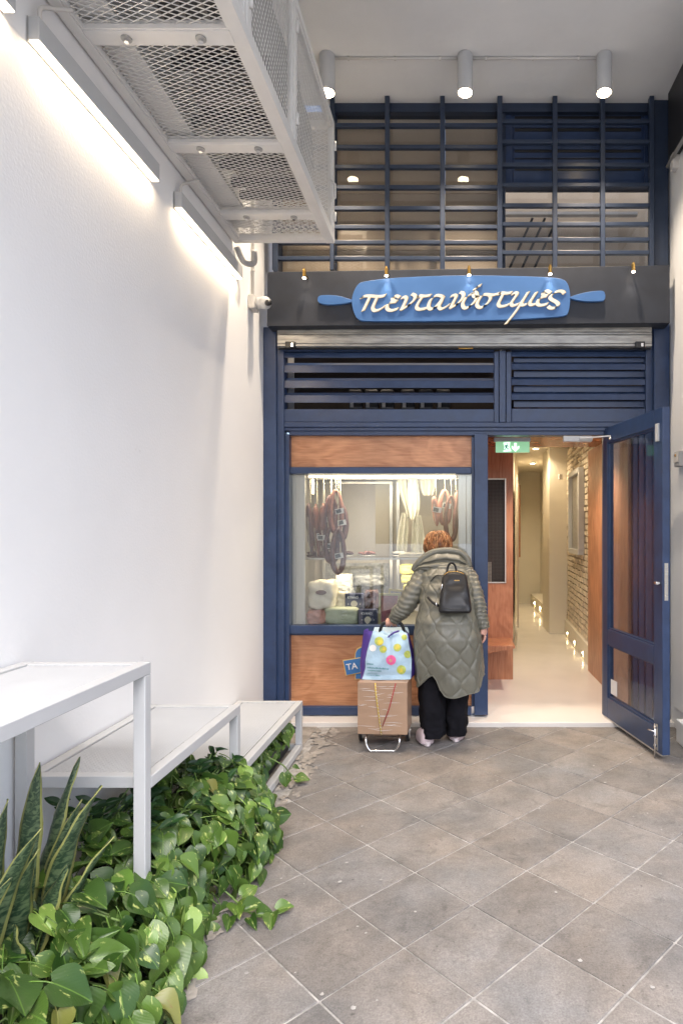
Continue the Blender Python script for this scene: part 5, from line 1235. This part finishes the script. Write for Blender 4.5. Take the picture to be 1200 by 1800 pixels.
face(V3((-W2, -D2, 0)), V3((2*W2, 0, 0)), V3((0, 0, H2)), 0, seed=1); face(V3((W2, -D2, 0)), V3((0, 2*D2, 0)), V3((0, 0, H2)), 0, seed=2)
face(V3((W2, D2, 0)), V3((-2*W2, 0, 0)), V3((0, 0, H2)), 0, seed=3); face(V3((-W2, D2, 0)), V3((0, -2*D2, 0)), V3((0, 0, H2)), 0, seed=4)
face(V3((-W2, -D2, H2)), V3((2*W2, 0, 0)), V3((0, 2*D2, 0)), 0, seed=5); face(V3((-W2, D2, 0)), V3((2*W2, 0, 0)), V3((0, -2*D2, 0)), 0, seed=6)
m_.build('carton', M['card'], bxx, True)
fm = glass('stretch film', (1, 1, 1), 2.0, .12)
rr_ = random.Random(5); m2 = MB()
for q in range(26):                                 # taut creases of the film
    z = rr_.uniform(.02, H2 - .02); a = rr_.uniform(-W2, W2*.4); b = a + rr_.uniform(.04, .14)
    m2.tube([(a, -D2 - .006, z), ((a+b)/2, -D2 - .008, z + rr_.uniform(-.004, .004)), (min(b, W2), -D2 - .006, z + rr_.uniform(-.008, .008))], [.0003, .0012, .0003], 4)
m2.build('film_crease', M['snow'], bxx, kind='stuff')
MB().tube([(-W2*.28, -D2 - .010, H2), (-W2*.25, -D2 - .011, H2*.8), (-.005, -D2 - .012, .0)], .0045, 8).build('yellow_cord', M['ropey'], bxx, True)
MB().tube([(W2*.55, -D2 - .010, H2), (W2*.28, -D2 - .012, H2*.5), (.003, -D2 - .013, .06)], .0032, 8).build('red_cord', M['roper'], bxx, True)
k = 0
for f_ in [i/16 for i in range(16)]:
    p = V3((-W2*.28, -D2 - .0145, H2)).lerp(V3((-.005, -D2 - .0165, 0)), f_ + .03); MB().bar(p, p + V3((.004, 0, -.008)), .003, .002).build('cord_fleck', M['snow'], bxx)
bxx.rotation_euler = (0, 0, R(-3))
# bag
bg = thing('shopping_bag', 'pale blue shopping bag with macaron prints and violet sides on the box', 'bag', loc=(wx(682, 4.45), 4.45, .47))
zbag = wz(1199, 4.36) + .006
rows = [(1111, 655, 714), (1117, 653, 716), (1130, 649, 718), (1145, 645, 721), (1160, 642, 723), (1175, 642, 723), (1188, 638, 722), (1196, 635, 721)]
YB = 4.365
def frow(f_):
    t = f_*(len(rows)-1); i = min(int(t), len(rows)-2); t -= i; a, b = rows[i], rows[i+1]
    return [a[j] + (b[j]-a[j])*t for j in range(3)]
def fY(u, f_):
    r_ = .055*(1-(2*u-1)**2)*math.sin(min(1, f_*1.1+.05)*math.pi*.85)
    cr_ = .012*noise.noise(Vector((u*4, f_*5, 2))) + .014*math.exp(-((u-.52)/.05)**2)*(1-f_)*1.2 + .010*math.exp(-((f_-.86)/.06)**2)
    return YB + .055 - r_ + cr_ + .06*(1-f_)
zT = wz(1111, YB + .1)
def fpnt(u, f_, off=0):
    py, a, b = frow(f_); Y = fY(u, f_) - off
    return (wx(a + (b-a)*u, Y), Y, max(zbag, wz(py, Y)) + (.004*math.sin(u*9) + .010*math.sin(u*23 + 1) if f_ < .02 else 0))
m_ = MB(); nu, nv = 30, 30
for j in range(nv+1):
    for i in range(nu+1): m_.v.append(fpnt(i/nu, j/nv))
for j in range(nv):
    for i in range(nu): a = j*(nu+1)+i; m_.f.append((a, a+1, a+nu+2, a+nu+1))
m_.build('front_panel', M['bagb'], bg, True)
for side in (0, 1):
    m_ = MB(); n2 = 10
    for j in range(nv+1):
        f_ = j/nv; p = Vector(fpnt(side, f_)); 
        bl = lin(f_, [(0, 637), (.3, 636.5), (.7, 633.5), (1, 634)]) if side == 0 else lin(f_, [(0, 717), (.3, 723), (.6, 730), (.8, 730), (1, 723)])
        q = Vector((wx(bl, p.y + .10), p.y + .10, wz(frow(f_)[0] - (3 if side == 0 else 0)*(1-f_), p.y + .10))); q.z = max(q.z, zbag)
        e_ = q + Vector((.03 if side == 0 else -.03, .09, 0))
        for i in range(n2+1):
            t = i/n2; r_ = p.lerp(q, min(1, t*2)) if t < .5 else q.lerp(e_, (t-.5)*2)
            r_ = r_ + Vector((0, 0, 0)) + Vector(((-1 if side == 0 else 1)*.006*math.sin(t*9 + f_*6), 0, 0)); r_.z = max(r_.z, zbag); m_.v.append(tuple(r_ if i else p))
    for j in range(nv):
        for i in range(n2): a = j*(n2+1)+i; m_.f.append((a, a+1, a+n2+2, a+n2+1))
    m_.build('side_panel', M['bagp'], bg, True)
# back panel closes the bag
m_ = MB()
for j in range(nv+1):
    f_ = j/nv; py, a, b = frow(f_); 
    for i in range(5):
        u = i/4; Y = fY(.5, f_) + .22; m_.v.append((wx(a + (b-a)*u, Y - .1), Y, max(zbag, wz(py, fY(u, f_)))))
for j in range(nv):
    for i in range(4): a = j*5+i; m_.f.append((a, a+1, a+6, a+5))
m_.build('back_panel', M['bagb'], bg, True)
def disc(px, py, r, m, name='macaron_print', off=.0025, sq=1.0):
    m_ = MB(); n = 24
    def uf(x, y):
        f_ = 0
        for t in range(200):
            if frow(t/199)[0] >= y: f_ = t/199; break
        _, a, b = frow(f_); return (x-a)/(b-a), f_
    for rr in (0, .5, 1):
        for k in range(n if rr else 1):
            a = 2*math.pi*k/n; u, f_ = uf(px + r*rr*math.cos(a), py + r*rr*math.sin(a)*sq); m_.v.append(fpnt(min(max(u, .01), .99), f_, off))
    for k in range(n): m_.f.append((0, 1+k, 1+(k+1) % n)); m_.f.append((1+k, 1+n+k, 1+n+(k+1) % n, 1+(k+1) % n))
    m_.build(name, m, bg, True)
for (x, y, r, m) in ((666, 1127, 8, 'lime'), (668, 1129, 5, 'limey'), (673, 1141, 6.5, 'lime'), (675, 1140, 3.5, 'limey'), (698, 1138, 7, 'lime'), (698, 1137, 4.5, 'limey'), (716, 1150, 6.5, 'lime'), (705, 1177, 8, 'lime'), (687, 1160, 8.7, 'pink'), (710, 1120, 5, 'lime')):
    disc(x, y, r, M[m], off=.0025 if m in ('lime', 'pink') else .004)
disc(686, 1161, 3, M['skin'], off=.004); disc(704, 1178, 4, M['limey'], off=.004); disc(655, 1139, 6, M['snow'], off=.0025)
wr = random.Random(3)
for (x0, x1, y, h) in ((644, 656, 1168, 2.2), (645, 682, 1174.5, 2.4), (646, 669, 1179, 2.0), (645, 662, 1184, 1.1), (645, 668, 1187, 1.1)):
    x = x0
    while x < x1:
        w = wr.uniform(.5, 1.6)
        for rr in (0,):
            m_ = MB(); hh = h * wr.uniform(.6, 1.1)
            def uu(px, py):
                f_ = lin(py, [(r_[0], i/(len(rows)-1)) for i, r_ in enumerate(rows)]); _, a, b = frow(f_); return (px-a)/(b-a), f_
            m_.v = [fpnt(*uu(px, py + (px - x0)*.07), .003) for px, py in ((x, y), (x+w, y), (x+w, y-hh), (x, y-hh))]; m_.f = [(0, 1, 2, 3)]
            m_.build('lettering', M['teal'], bg)
        x += w + wr.uniform(.5, .9)
MB().tube([Q(676, 1112, 4.47), Q(686, 1118, 4.45), Q(690, 1112, 4.46)], .012, 8, flat=.5).build('tied_knot', M['bagb'], bg, True)
MB().tube(catmull([Q(684, 1119, 4.45), Q(690, 1113, 4.44), Q(701, 1109, 4.46)], 4), [.010]*9, 8, flat=.4).build('tied_strap', M['bagp'], bg, True)
MB().tube(catmull([Q(684, 1119, 4.45), Q(678, 1124, 4.44), Q(672, 1119, 4.46)], 4), [.009]*9, 8, flat=.4).build('tied_strap', M['bagp'], bg, True)
world_parts(bg)

# ================================================================== WOMAN
pe = thing('person', 'woman in long olive quilted coat bending to the display, hand on the trolley handle', 'person', loc=(-.1, 4.5, 0))
body = MB()
HY = 4.63
# legs, torso, neck
body.tube([Q(756, 1300, 4.5), Q(757, 1285, 4.52), Q(757, 1220, 4.5), Q(765, 1150, 4.5), Q(772, 1110, 4.52)], [.035, .042, .065, .085, .08], 14)
body.tube([Q(801, 1294, 4.58), Q(801, 1280, 4.58), Q(800, 1215, 4.54), Q(798, 1150, 4.52), Q(795, 1110, 4.52)], [.035, .042, .065, .085, .08], 14)
body.tube([Q(784, 1130, 4.52), Q(784, 1100, 4.52), Q(784, 1060, 4.56), Q(783, 1010, 4.66), Q(779, 990, 4.72)], [.11, .12, .105, .085, .06], 18, flat=1.0)
body.tube([Q(778, 995, 4.72), Q(771, 968, 4.80)], [.05, .048], 12)
# head: looks down into the window, face away from the camera
hc = Q(769, 962, 4.86)
def headdisp(d):
    q = 0
    f = Vector((0, .94, -.34)).normalized()
    c = d.dot(f)
    q += .16*max(0, (d.dot(Vector((0, .90, -.44)).normalized())-.965)/.035)      # nose
    q -= .05*sum(max(0, (d.dot(Vector((sx_, .88, -.22)).normalized())-.975)/.025) for sx_ in (-.36, .36))   # eye sockets
    q += .05*max(0, (d.dot(Vector((0, .62, -.78)).normalized())-.95)/.05)       # chin
    q += .03*max(0, (d.dot(Vector((0, .76, -.65)).normalized())-.985)/.015)     # lips
    return q
body.ell(hc, (.077, .098, .112), 40, 30, headdisp)
for s_ in (-1, 1): body.ell(hc + Vector((s_*.078, .0, -.012)), (.010, .020, .032), 12, 8)
# arms with hands
sh_l, el_l, wr_l = Q(741, 1016, 4.66), Q(713, 1062, 4.56), Q(690, 1089, 4.615)
body.tube([sh_l, el_l, wr_l], [.06, .045, .028], 12)
sh_r, el_r, wr_r = Q(824, 1014, 4.66), Q(842, 1062, 4.55), Q(850, 1104, 4.52)
body.tube([sh_r, el_r, wr_r], [.06, .045, .027], 12)
# left hand closed round the handle bar (bar runs along x at y=4.63, z=hz)
hxm = wx(688.5, 4.63)
body.tube([wr_l, Vector((hxm + .004, 4.615, hz + .030)), Vector((hxm - .002, 4.600, hz + .020))], [.027, .034, .026], 14, flat=.62)
for k, dx in enumerate((-.036, -.013, .010, .032)):
    c = Vector((hxm + dx, 4.63, hz)); rr = .023; L_ = (200, 225, 215, 190)[k]
    pts = [c + Vector((dx*.05, -math.cos(R(a))*rr*1.0, math.sin(R(a))*rr)) for a in range(60, 60 - L_, -22)]
    body.tube(pts, [.0098 - .0003*q for q in range(len(pts))], 8)
body.tube([Vector((hxm - .030, 4.625, hz + .030)), Vector((hxm - .040, 4.650, hz + .012)), Vector((hxm - .030, 4.657, hz - .010))], [.012, .0105, .009], 8)
# right hand hanging, fingers slightly curled
pr_ = Q(850, 1111, 4.515)
body.tube([wr_r, Q(850, 1109, 4.515), Q(849, 1116, 4.51)], [.026, .033, .030], 14, flat=.55)
for k in range(4):
    b_ = Q(849, 1116, 4.51) + Vector((.012 - .003*k, -.028 + .018*k, 0)); l_ = (.055, .062, .060, .048)[k]
    body.tube([b_, b_ + Vector((-.004, 0, -l_*.45)), b_ + Vector((-.014, .002, -l_*.8)), b_ + Vector((-.026, .004, -l_))], [.0098, .0092, .0085, .0075], 8)
body.tube([Q(848, 1109, 4.51) + Vector((-.01, .028, 0)), Q(846, 1114, 4.51) + Vector((-.018, .036, 0)), Q(845, 1120, 4.51) + Vector((-.022, .03, 0))], [.012, .0105, .009], 8)
bo = body.build('body', M['skin'], pe, True)
rm = bo.modifiers.new('r', 'REMESH'); rm.mode = 'VOXEL'; rm.voxel_size = .0055; rm.use_smooth_shade = True
cs = bo.modifiers.new('cs', 'SMOOTH'); cs.factor = .5; cs.iterations = 3

# hair: cap of layered locks
hb = MB().ell(hc + Vector((0, -.012, .014)), (.108, .118, .118), 60, 40, lambda d: .05*noise.noise(d*5) + .035*math.sin(d.x*26 + d.z*9 + 4*noise.noise(d*3)) * .6 - (.45 if (d.y > .55 and d.z < .35) else 0))
hair = hb.build('hair', M['hair'], pe, True)
hr = random.Random(9); lk = MB(); lk2 = MB()
for q in range(330):
    a = hr.uniform(0, 2*math.pi); e_ = hr.uniform(-.4, 1.3)
    d = Vector((math.cos(a)*math.cos(e_), math.sin(a)*math.cos(e_), math.sin(e_)))
    if d.y > .5 and d.z < .5: continue
    c = hc + Vector((0, -.012, .014)); flow = Vector((0, .3, 1)).cross(d).cross(d); flow = (flow.normalized() * 1.0 + Vector((hr.uniform(-.7, .7), hr.uniform(-.3, .3), -.1)))
    pts = []
    for t in range(5):
        p = d + flow*(t*.16) * .9; p = p.normalized(); pts.append(c + Vector((p.x*.110, p.y*.120, p.z*.120)) * (1 + .03*math.sin(t*.9 + q)))
    (lk if hr.random() < .55 else lk2).tube(pts, [.002, .0055, .006, .0045, .001], 5, flat=.5)
lk.build('lock', M['hair'], pe, True, kind='stuff'); lk2.build('lock', M['hair2'], pe, True, kind='stuff')

# coat: one long shell, quilted in ogee cells, with sleeves
rings = [(974, 757, 808, 4.76, .070), (984, 748, 818, 4.745, .095), (996, 741, 826, 4.71, .125), (1012, 737, 829, 4.67, .150), (1040, 739, 832, 4.61, .160), (1068, 738, 833, 4.56, .170), (1092, 732, 838, 4.53, .190), (1120, 728, 844, 4.52, .205), (1155, 728, 847, 4.52, .20), (1185, 731, 848, 4.52, .19), (1225, 733, 847, 4.52, .18)]
def ring(py):
    if py <= rings[0][0]: return rings[0][1:]
    for a, b in zip(rings[:-1], rings[1:]):
        if py <= b[0]:
            t = (py-a[0])/(b[0]-a[0]); t = t*t*(3-2*t); return [a[k]+(b[k]-a[k])*t for k in range(1, 5)]
    return rings[-1][1:]
HEM = [(728, 1200), (736, 1201), (745, 1192), (754, 1182), (763, 1177), (769, 1184), (775, 1200), (783, 1213), (792, 1215), (812, 1212), (834, 1207), (843, 1199), (848, 1186)]
def quilt(s, z):
    w, P = .070, .205; best = 9
    for n in (int(round(s/w)) + k for k in (-2, -1, 0, 1, 2)):
        xn = n*w + (1 if n % 2 else -1) * (w*.5) * math.sin(2*math.pi*z/P)
        best = min(best, abs(s - xn))
    return (1 - math.exp(-(best/.008)**1.3)) * (.75 + .35*min(1, best/.03))
def coat_pt(u, v):
    th = 2*math.pi*u - math.pi/2
    l, r, Yc, ry = ring(1100); cx0 = (l+r)/2; 
    pxa = 788 + 60*math.cos(th)
    hem = lin(pxa, HEM) if math.sin(th) < .35 else 1186
    if math.sin(th) >= -.2 and math.sin(th) < .35: hem = hem*(1-(math.sin(th)+.2)/.55) + 1186*((math.sin(th)+.2)/.55)
    py = 974 + (hem-974)*v
    l, r, Yc, ry = ring(py); xl, xr = wx(l, Yc), wx(r, Yc); cx_, rx = (xl+xr)/2, (xr-xl)/2
    c, s = math.cos(th), math.sin(th); e_ = 2/2.35
    x = cx_ + rx*math.copysign(abs(c)**e_, c); y = Yc + ry*math.copysign(abs(s)**e_, s); z = wz(py, Yc)
    n = Vector((c/rx, s/ry, 0)).normalized()
    A_ = .0068 if py > 1025 else .0045
    d = A_ * quilt((((th + math.pi/2 + math.pi) % (2*math.pi)) - math.pi)*.235 + .035, z) + .007*noise.noise(Vector((x*9, y*9, z*6))) + .0025*noise.noise(Vector((x*35, y*35, z*22))) * (1 if py > 990 else .3)
    d += .022*math.sin(th*7 + 1.5*noise.noise(Vector((x*3, z*2, 0))))*max(0, (py-1130)/90)*.55        # flare folds
    d += .010*math.sin(z*60 + x*20)*math.exp(-((py-1050)/14)**2)*.6
    return Vector((x, y, z)) + n*d
m_ = MB(); NU, NV = 300, 210
for j in range(NV+1):
    for i in range(NU): m_.v.append(tuple(coat_pt(i/NU, j/NV)))
for j in range(NV):
    for i in range(NU): a = j*NU+i; b = j*NU+(i+1) % NU; m_.f.append((a, b, b+NU, a+NU))
i0 = len(m_.v)                                      # turned-in hem edge
for i in range(NU): p = coat_pt(i/NU, 1); c = Vector((wx(788, p.y), 4.52, p.z)); m_.v.append(tuple(p + (c-p)*.06 + Vector((0, 0, .006))))
for i in range(NU): a = NV*NU+i; b = NV*NU+(i+1) % NU; m_.f.append((a, b, i0+(i+1) % NU, i0+i))
coat = m_.build('coat', M['coat'], pe, True)
MB().tube([tuple(coat_pt(i/120, 1.0)) for i in range(121)], .0045, 6, cap=False).build('hem_piping', M['coat'], coat, True)
def sleeve(pts, rs, k, nw):
    path = catmull(pts, 14); n = len(path); m_ = MB(); NS = 44
    prev = None
    for q, p in enumerate(path):
        f_ = q/(n-1); d = (path[min(q+1, n-1)] - path[max(q-1, 0)]).normalized()
        a = Vector((1, 0, 0)) if prev is None else prev; a = (a - d*a.dot(d)).normalized(); prev = a; b = d.cross(a)
        t = f_*(len(rs)-1); i = min(int(t), len(rs)-2); r = rs[i] + (rs[i+1]-rs[i])*(t-i)
        for j in range(NS):
            an = 2*math.pi*j/NS; dr_ = a*math.cos(an) + b*math.sin(an)
            w = .0050*math.sin(f_*nw*2*math.pi + 1.1*math.sin(an*2 + k) + 3*noise.noise(dr_*1.3 + Vector((f_*3, k, 0)))) * (1 - .45*abs(math.cos(an + k)))
            w += .010*noise.noise(dr_*2.5 + Vector((f_*9, 0, k)))
            if q == n-1: w -= r*.25
            m_.v.append(tuple(p + dr_*(r + w)))
    for q in range(n-1):
        for j in range(NS): a_ = q*NS+j; b_ = q*NS+(j+1) % NS; m_.f.append((a_, b_, b_+NS, a_+NS))
    m_.f.append(tuple(reversed(range(NS)))); m_.f.append(tuple((n-1)*NS + j for j in range(NS)))
    return m_.build('sleeve', M['coat'], coat, True)
sleeve([Q(756, 1004, 4.69), Q(742, 1016, 4.66), Q(727, 1040, 4.60), Q(713, 1064, 4.57), Q(701, 1078, 4.58), Q(690, 1091, 4.605)], [.070, .076, .074, .068, .057, .040], 1, 15)
sleeve([Q(810, 1000, 4.69), Q(821, 1014, 4.66), Q(832, 1038, 4.59), Q(839, 1064, 4.55), Q(844, 1085, 4.53), Q(848, 1106, 4.52)], [.068, .070, .062, .058, .051, .043], 4, 17)
# hood lying on the back
def hoodpt(u, v):
    # u across (0 left..1 right), v from the neck roll (0) down to the pouch tip (1)
    px = 727 + 97*u; mid = 1 - abs(2*u-1)**2.2
    top = lin(u, [(0, 1000), (.08, 990), (.2, 978), (.42, 967), (.6, 966), (.82, 972), (.95, 984), (1, 995)])
    bot = lin(u, [(0, 1004), (.1, 1002), (.3, 1012), (.5, 1024), (.66, 1029), (.8, 1022), (.93, 1010), (1, 1003)])
    py = top + (bot-top)*v
    bulge = math.sin(math.pi*min(1, v*.97+.03))**.6 * (.3 + .7*mid**.6)
    Y = 4.70 - .085*bulge - .06*v + .012*noise.noise(Vector((u*5, v*4, 8)))
    fold = math.exp(-((v - (.36 + .05*math.sin(u*7)))/.05)**2)*.030 + math.exp(-((v - (.66 + .06*math.sin(u*5+2)))/.045)**2)*.016*mid
    return Vector((wx(px, 4.66), Y + fold, wz(py, 4.66)))
m_ = MB(); a1, b1 = 70, 46
for j in range(b1+1):
    for i in range(a1+1): m_.v.append(tuple(hoodpt(i/a1, j/b1)))
for j in range(b1):
    for i in range(a1): a = j*(a1+1)+i; m_.f.append((a, a+1, a+a1+2, a+a1+1))
o = m_.build('hood', M['coat'], coat, True); s_ = o.modifiers.new('s', 'SOLIDIFY'); s_.thickness = .03; s_.offset = 1
MB().tube(catmull([Q(726, 1004, 4.66), Q(733, 992, 4.655), Q(745, 980, 4.66), Q(762, 971, 4.665), Q(785, 968, 4.67), Q(806, 971, 4.68), Q(819, 981, 4.68), Q(824, 997, 4.68)], 8), [.010] + [.026]*55 + [.014], 14).build('hood_rim', M['coat'], coat, True)
# trousers: two wide legs
def leg(rows_):
    m_ = MB(); NS, NR = 40, 50
    for q in range(NR+1):
        f_ = q/NR; t = f_*(len(rows_)-1); i = min(int(t), len(rows_)-2); t -= i; r_ = [rows_[i][k] + (rows_[i+1][k]-rows_[i][k])*t for k in range(4)]
        py, l, r, Y = r_; X0, X1 = wx(l, Y), wx(r, Y)
        for j in range(NS):
            an = 2*math.pi*j/NS; w = .007*math.sin(an*5 + 3*noise.noise(Vector((f_*3, an, l)))) + .006*noise.noise(Vector((math.cos(an)*2, math.sin(an)*2, f_*5 + l)))
            m_.v.append(((X0+X1)/2 + ((X1-X0)/2 + w)*math.cos(an), Y + (.10 + w)*math.sin(an), wz(py, Y)))
    for q in range(NR):
        for j in range(NS): a = q*NS+j; b = q*NS+(j+1) % NS; m_.f.append((a, b, b+NS, a+NS))
    m_.f.append(tuple(reversed(range(NS)))); m_.f.append(tuple(NR*NS + j for j in range(NS)))
    return m_
lg = leg([(1120, 740, 786, 4.52), (1200, 734.5, 782, 4.50), (1240, 736, 783, 4.50), (1270, 738, 782.5, 4.505), (1292, 741, 782, 4.51)])
lg2 = leg([(1120, 780, 826, 4.53), (1200, 780, 823, 4.54), (1240, 781, 822.5, 4.56), (1270, 782, 821.5, 4.57), (1288, 783, 820, 4.58)])
n0 = len(lg.v); lg.v += lg2.v; lg.f += [tuple(i + n0 for i in f) for f in lg2.f]
lg.build('trousers', M['pants'], pe, True)
def shoe(px, Y, yaw):
    c = Vector((wx(px, Y), Y, 0)); rot = Matrix.Rotation(yaw, 4, 'Z')
    up = MB(); n = 18; NS = 20
    for q in range(n+1):
        f_ = q/n; y = -.03 + .275*f_; w = .046*(.62 + .75*math.sin(math.pi*min(1, f_*.9+.12)))*(1 - max(0, (f_-.8)/.2)**2*.6); h = lin(f_, [(0, .085), (.1, .115), (.3, .11), (.6, .062), (.85, .045), (1, .02)])
        if q == 0: w *= .55
        for j in range(NS):
            an = 2*math.pi*j/NS; x_ = w*math.cos(an); z_ = .022 + h*max(0, math.sin(an))**.75 - (.0 if math.sin(an) > 0 else .004)
            p = rot @ Vector((x_, y, z_)) + c; up.v.append(tuple(p))
    for q in range(n):
        for j in range(NS): a = q*NS+j; b = q*NS+(j+1) % NS; up.f.append((a, b, b+NS, a+NS))
    up.f.append(tuple(reversed(range(NS)))); up.f.append(tuple(n*NS+j for j in range(NS)))
    s = up.build('shoe', M['shoe'], pe, True)
    so_ = MB(); pts = []
    for q in range(28):
        an = 2*math.pi*q/28; y = .1075 + .152*math.sin(an); w = .049*(1 + .12*math.sin(an))*math.cos(an); p = rot @ Vector((w, y, 0)) + c; pts.append(p)
    m_ = MB(); k = len(pts); m_.v = [(p.x, p.y, .003) for p in pts] + [(p.x, p.y, .034) for p in pts]; m_.f = [tuple(reversed(range(k))), tuple(range(k, 2*k))] + [(i, (i+1) % k, k+(i+1) % k, k+i) for i in range(k)]
    m_.build('sole', M['sole'], s, bevel=.006)
shoe(750, 4.46, R(14)); shoe(801, 4.55, R(-4))
world_parts(pe)

# backpack
bp = thing('backpack', 'small black leather backpack with zip worn on the back of the olive coat', 'backpack', loc=(wx(799, 4.36), 4.36, 1.1))
def bring(f_):                                      # f_ 0 top .. 1 bottom : left, right, py, depth
    py = 1003 + 75*f_
    l = lin(f_, [(0, 790), (.03, 784), (.08, 779), (.16, 776.5), (.5, 773.5), (.9, 770.5), (.96, 770.5), (1, 773)]); r = lin(f_, [(0, 806), (.03, 813), (.08, 818), (.16, 820.5), (.5, 824.5), (.9, 828.5), (.96, 828), (1, 826)])
    return l, r, py - 3*0, lin(f_, [(0, .02), (.06, .045), (.3, .055), (.8, .062), (.95, .055), (1, .035)])
m_ = MB(); NS, NR = 48, 40
for q in range(NR+1):
    f_ = (q/NR); l, r, py, dp = bring(f_); Yc = lin(f_, [(0, 4.475), (.5, 4.405), (1, 4.355)]); X0, X1 = wx(l, Yc - .03), wx(r, Yc - .03)
    for j in range(NS):
        an = 2*math.pi*j/NS; c, s = math.cos(an), math.sin(an); e_ = 2/4.0
        dent = .008*noise.noise(Vector((c*2, f_*4, 1))) - .010*math.exp(-((f_-.32)/.1)**2 - (c/.5)**2)*(1 if s < 0 else 0)
        m_.v.append(((X0+X1)/2 + (X1-X0)/2*math.copysign(abs(c)**e_, c), Yc + (dp + dent)*math.copysign(abs(s)**e_, s), wz(py, Yc - .03) - .01*(c*.5)*0))
for q in range(NR):
    for j in range(NS): a = q*NS+j; b = q*NS+(j+1) % NS; m_.f.append((a, b, b+NS, a+NS))
m_.f.append(tuple(reversed(range(NS)))); m_.f.append(tuple(NR*NS+j for j in range(NS)))
m_.build('pouch', M['leather'], bp, True)
MB().tube(catmull([Q(784.5, 1012, 4.44), Q(786, 999, 4.45), Q(790, 991, 4.45), Q(795, 990, 4.45), Q(800, 996, 4.45), Q(802.5, 1011, 4.44)], 7), .010, 10, flat=.55).build('grab_handle', M['leather'], bp, True)
MB().tube(catmull([Q(779, 1011, 4.425), Q(788, 1005.5, 4.425), Q(803, 1004.5, 4.425), Q(815, 1009, 4.425)], 6), .0022, 6).build('zip', M['brass'], bp, True)
MB().tube([Q(777.5, 1027, 4.375), Q(774.5, 1038, 4.365)], .0032, 6).build('zip_puller', M['chrome'], bp, True)
MB().tube(catmull([Q(774, 1066, 4.34), Q(786, 1070, 4.30), Q(812, 1071, 4.30), Q(826, 1067, 4.34)], 5), .0015, 5).build('base_piping', M['leather'], bp, True)
box('name_plate', M['brass'], wx(798, 4.35), wx(807, 4.35), 4.345, 4.349, wz(1021, 4.35), wz(1019.5, 4.35), bp)
MB().tube(catmull([Q(751, 1049, 4.42), Q(758, 1057, 4.375), Q(766, 1063, 4.36), Q(773, 1065, 4.375)], 5), .009, 8, flat=.4).build('strap', M['leather'], bp, True)
MB().tube([Q(766, 1058, 4.355), Q(767, 1067, 4.355)], .005, 6).build('buckle', M['chrome'], bp, True)
MB().tube(catmull([Q(776, 1012, 4.44), Q(766, 1012, 4.50), Q(756, 1022, 4.52)], 5), .008, 8, flat=.4).build('strap', M['leather'], bp, True)
world_parts(bp)
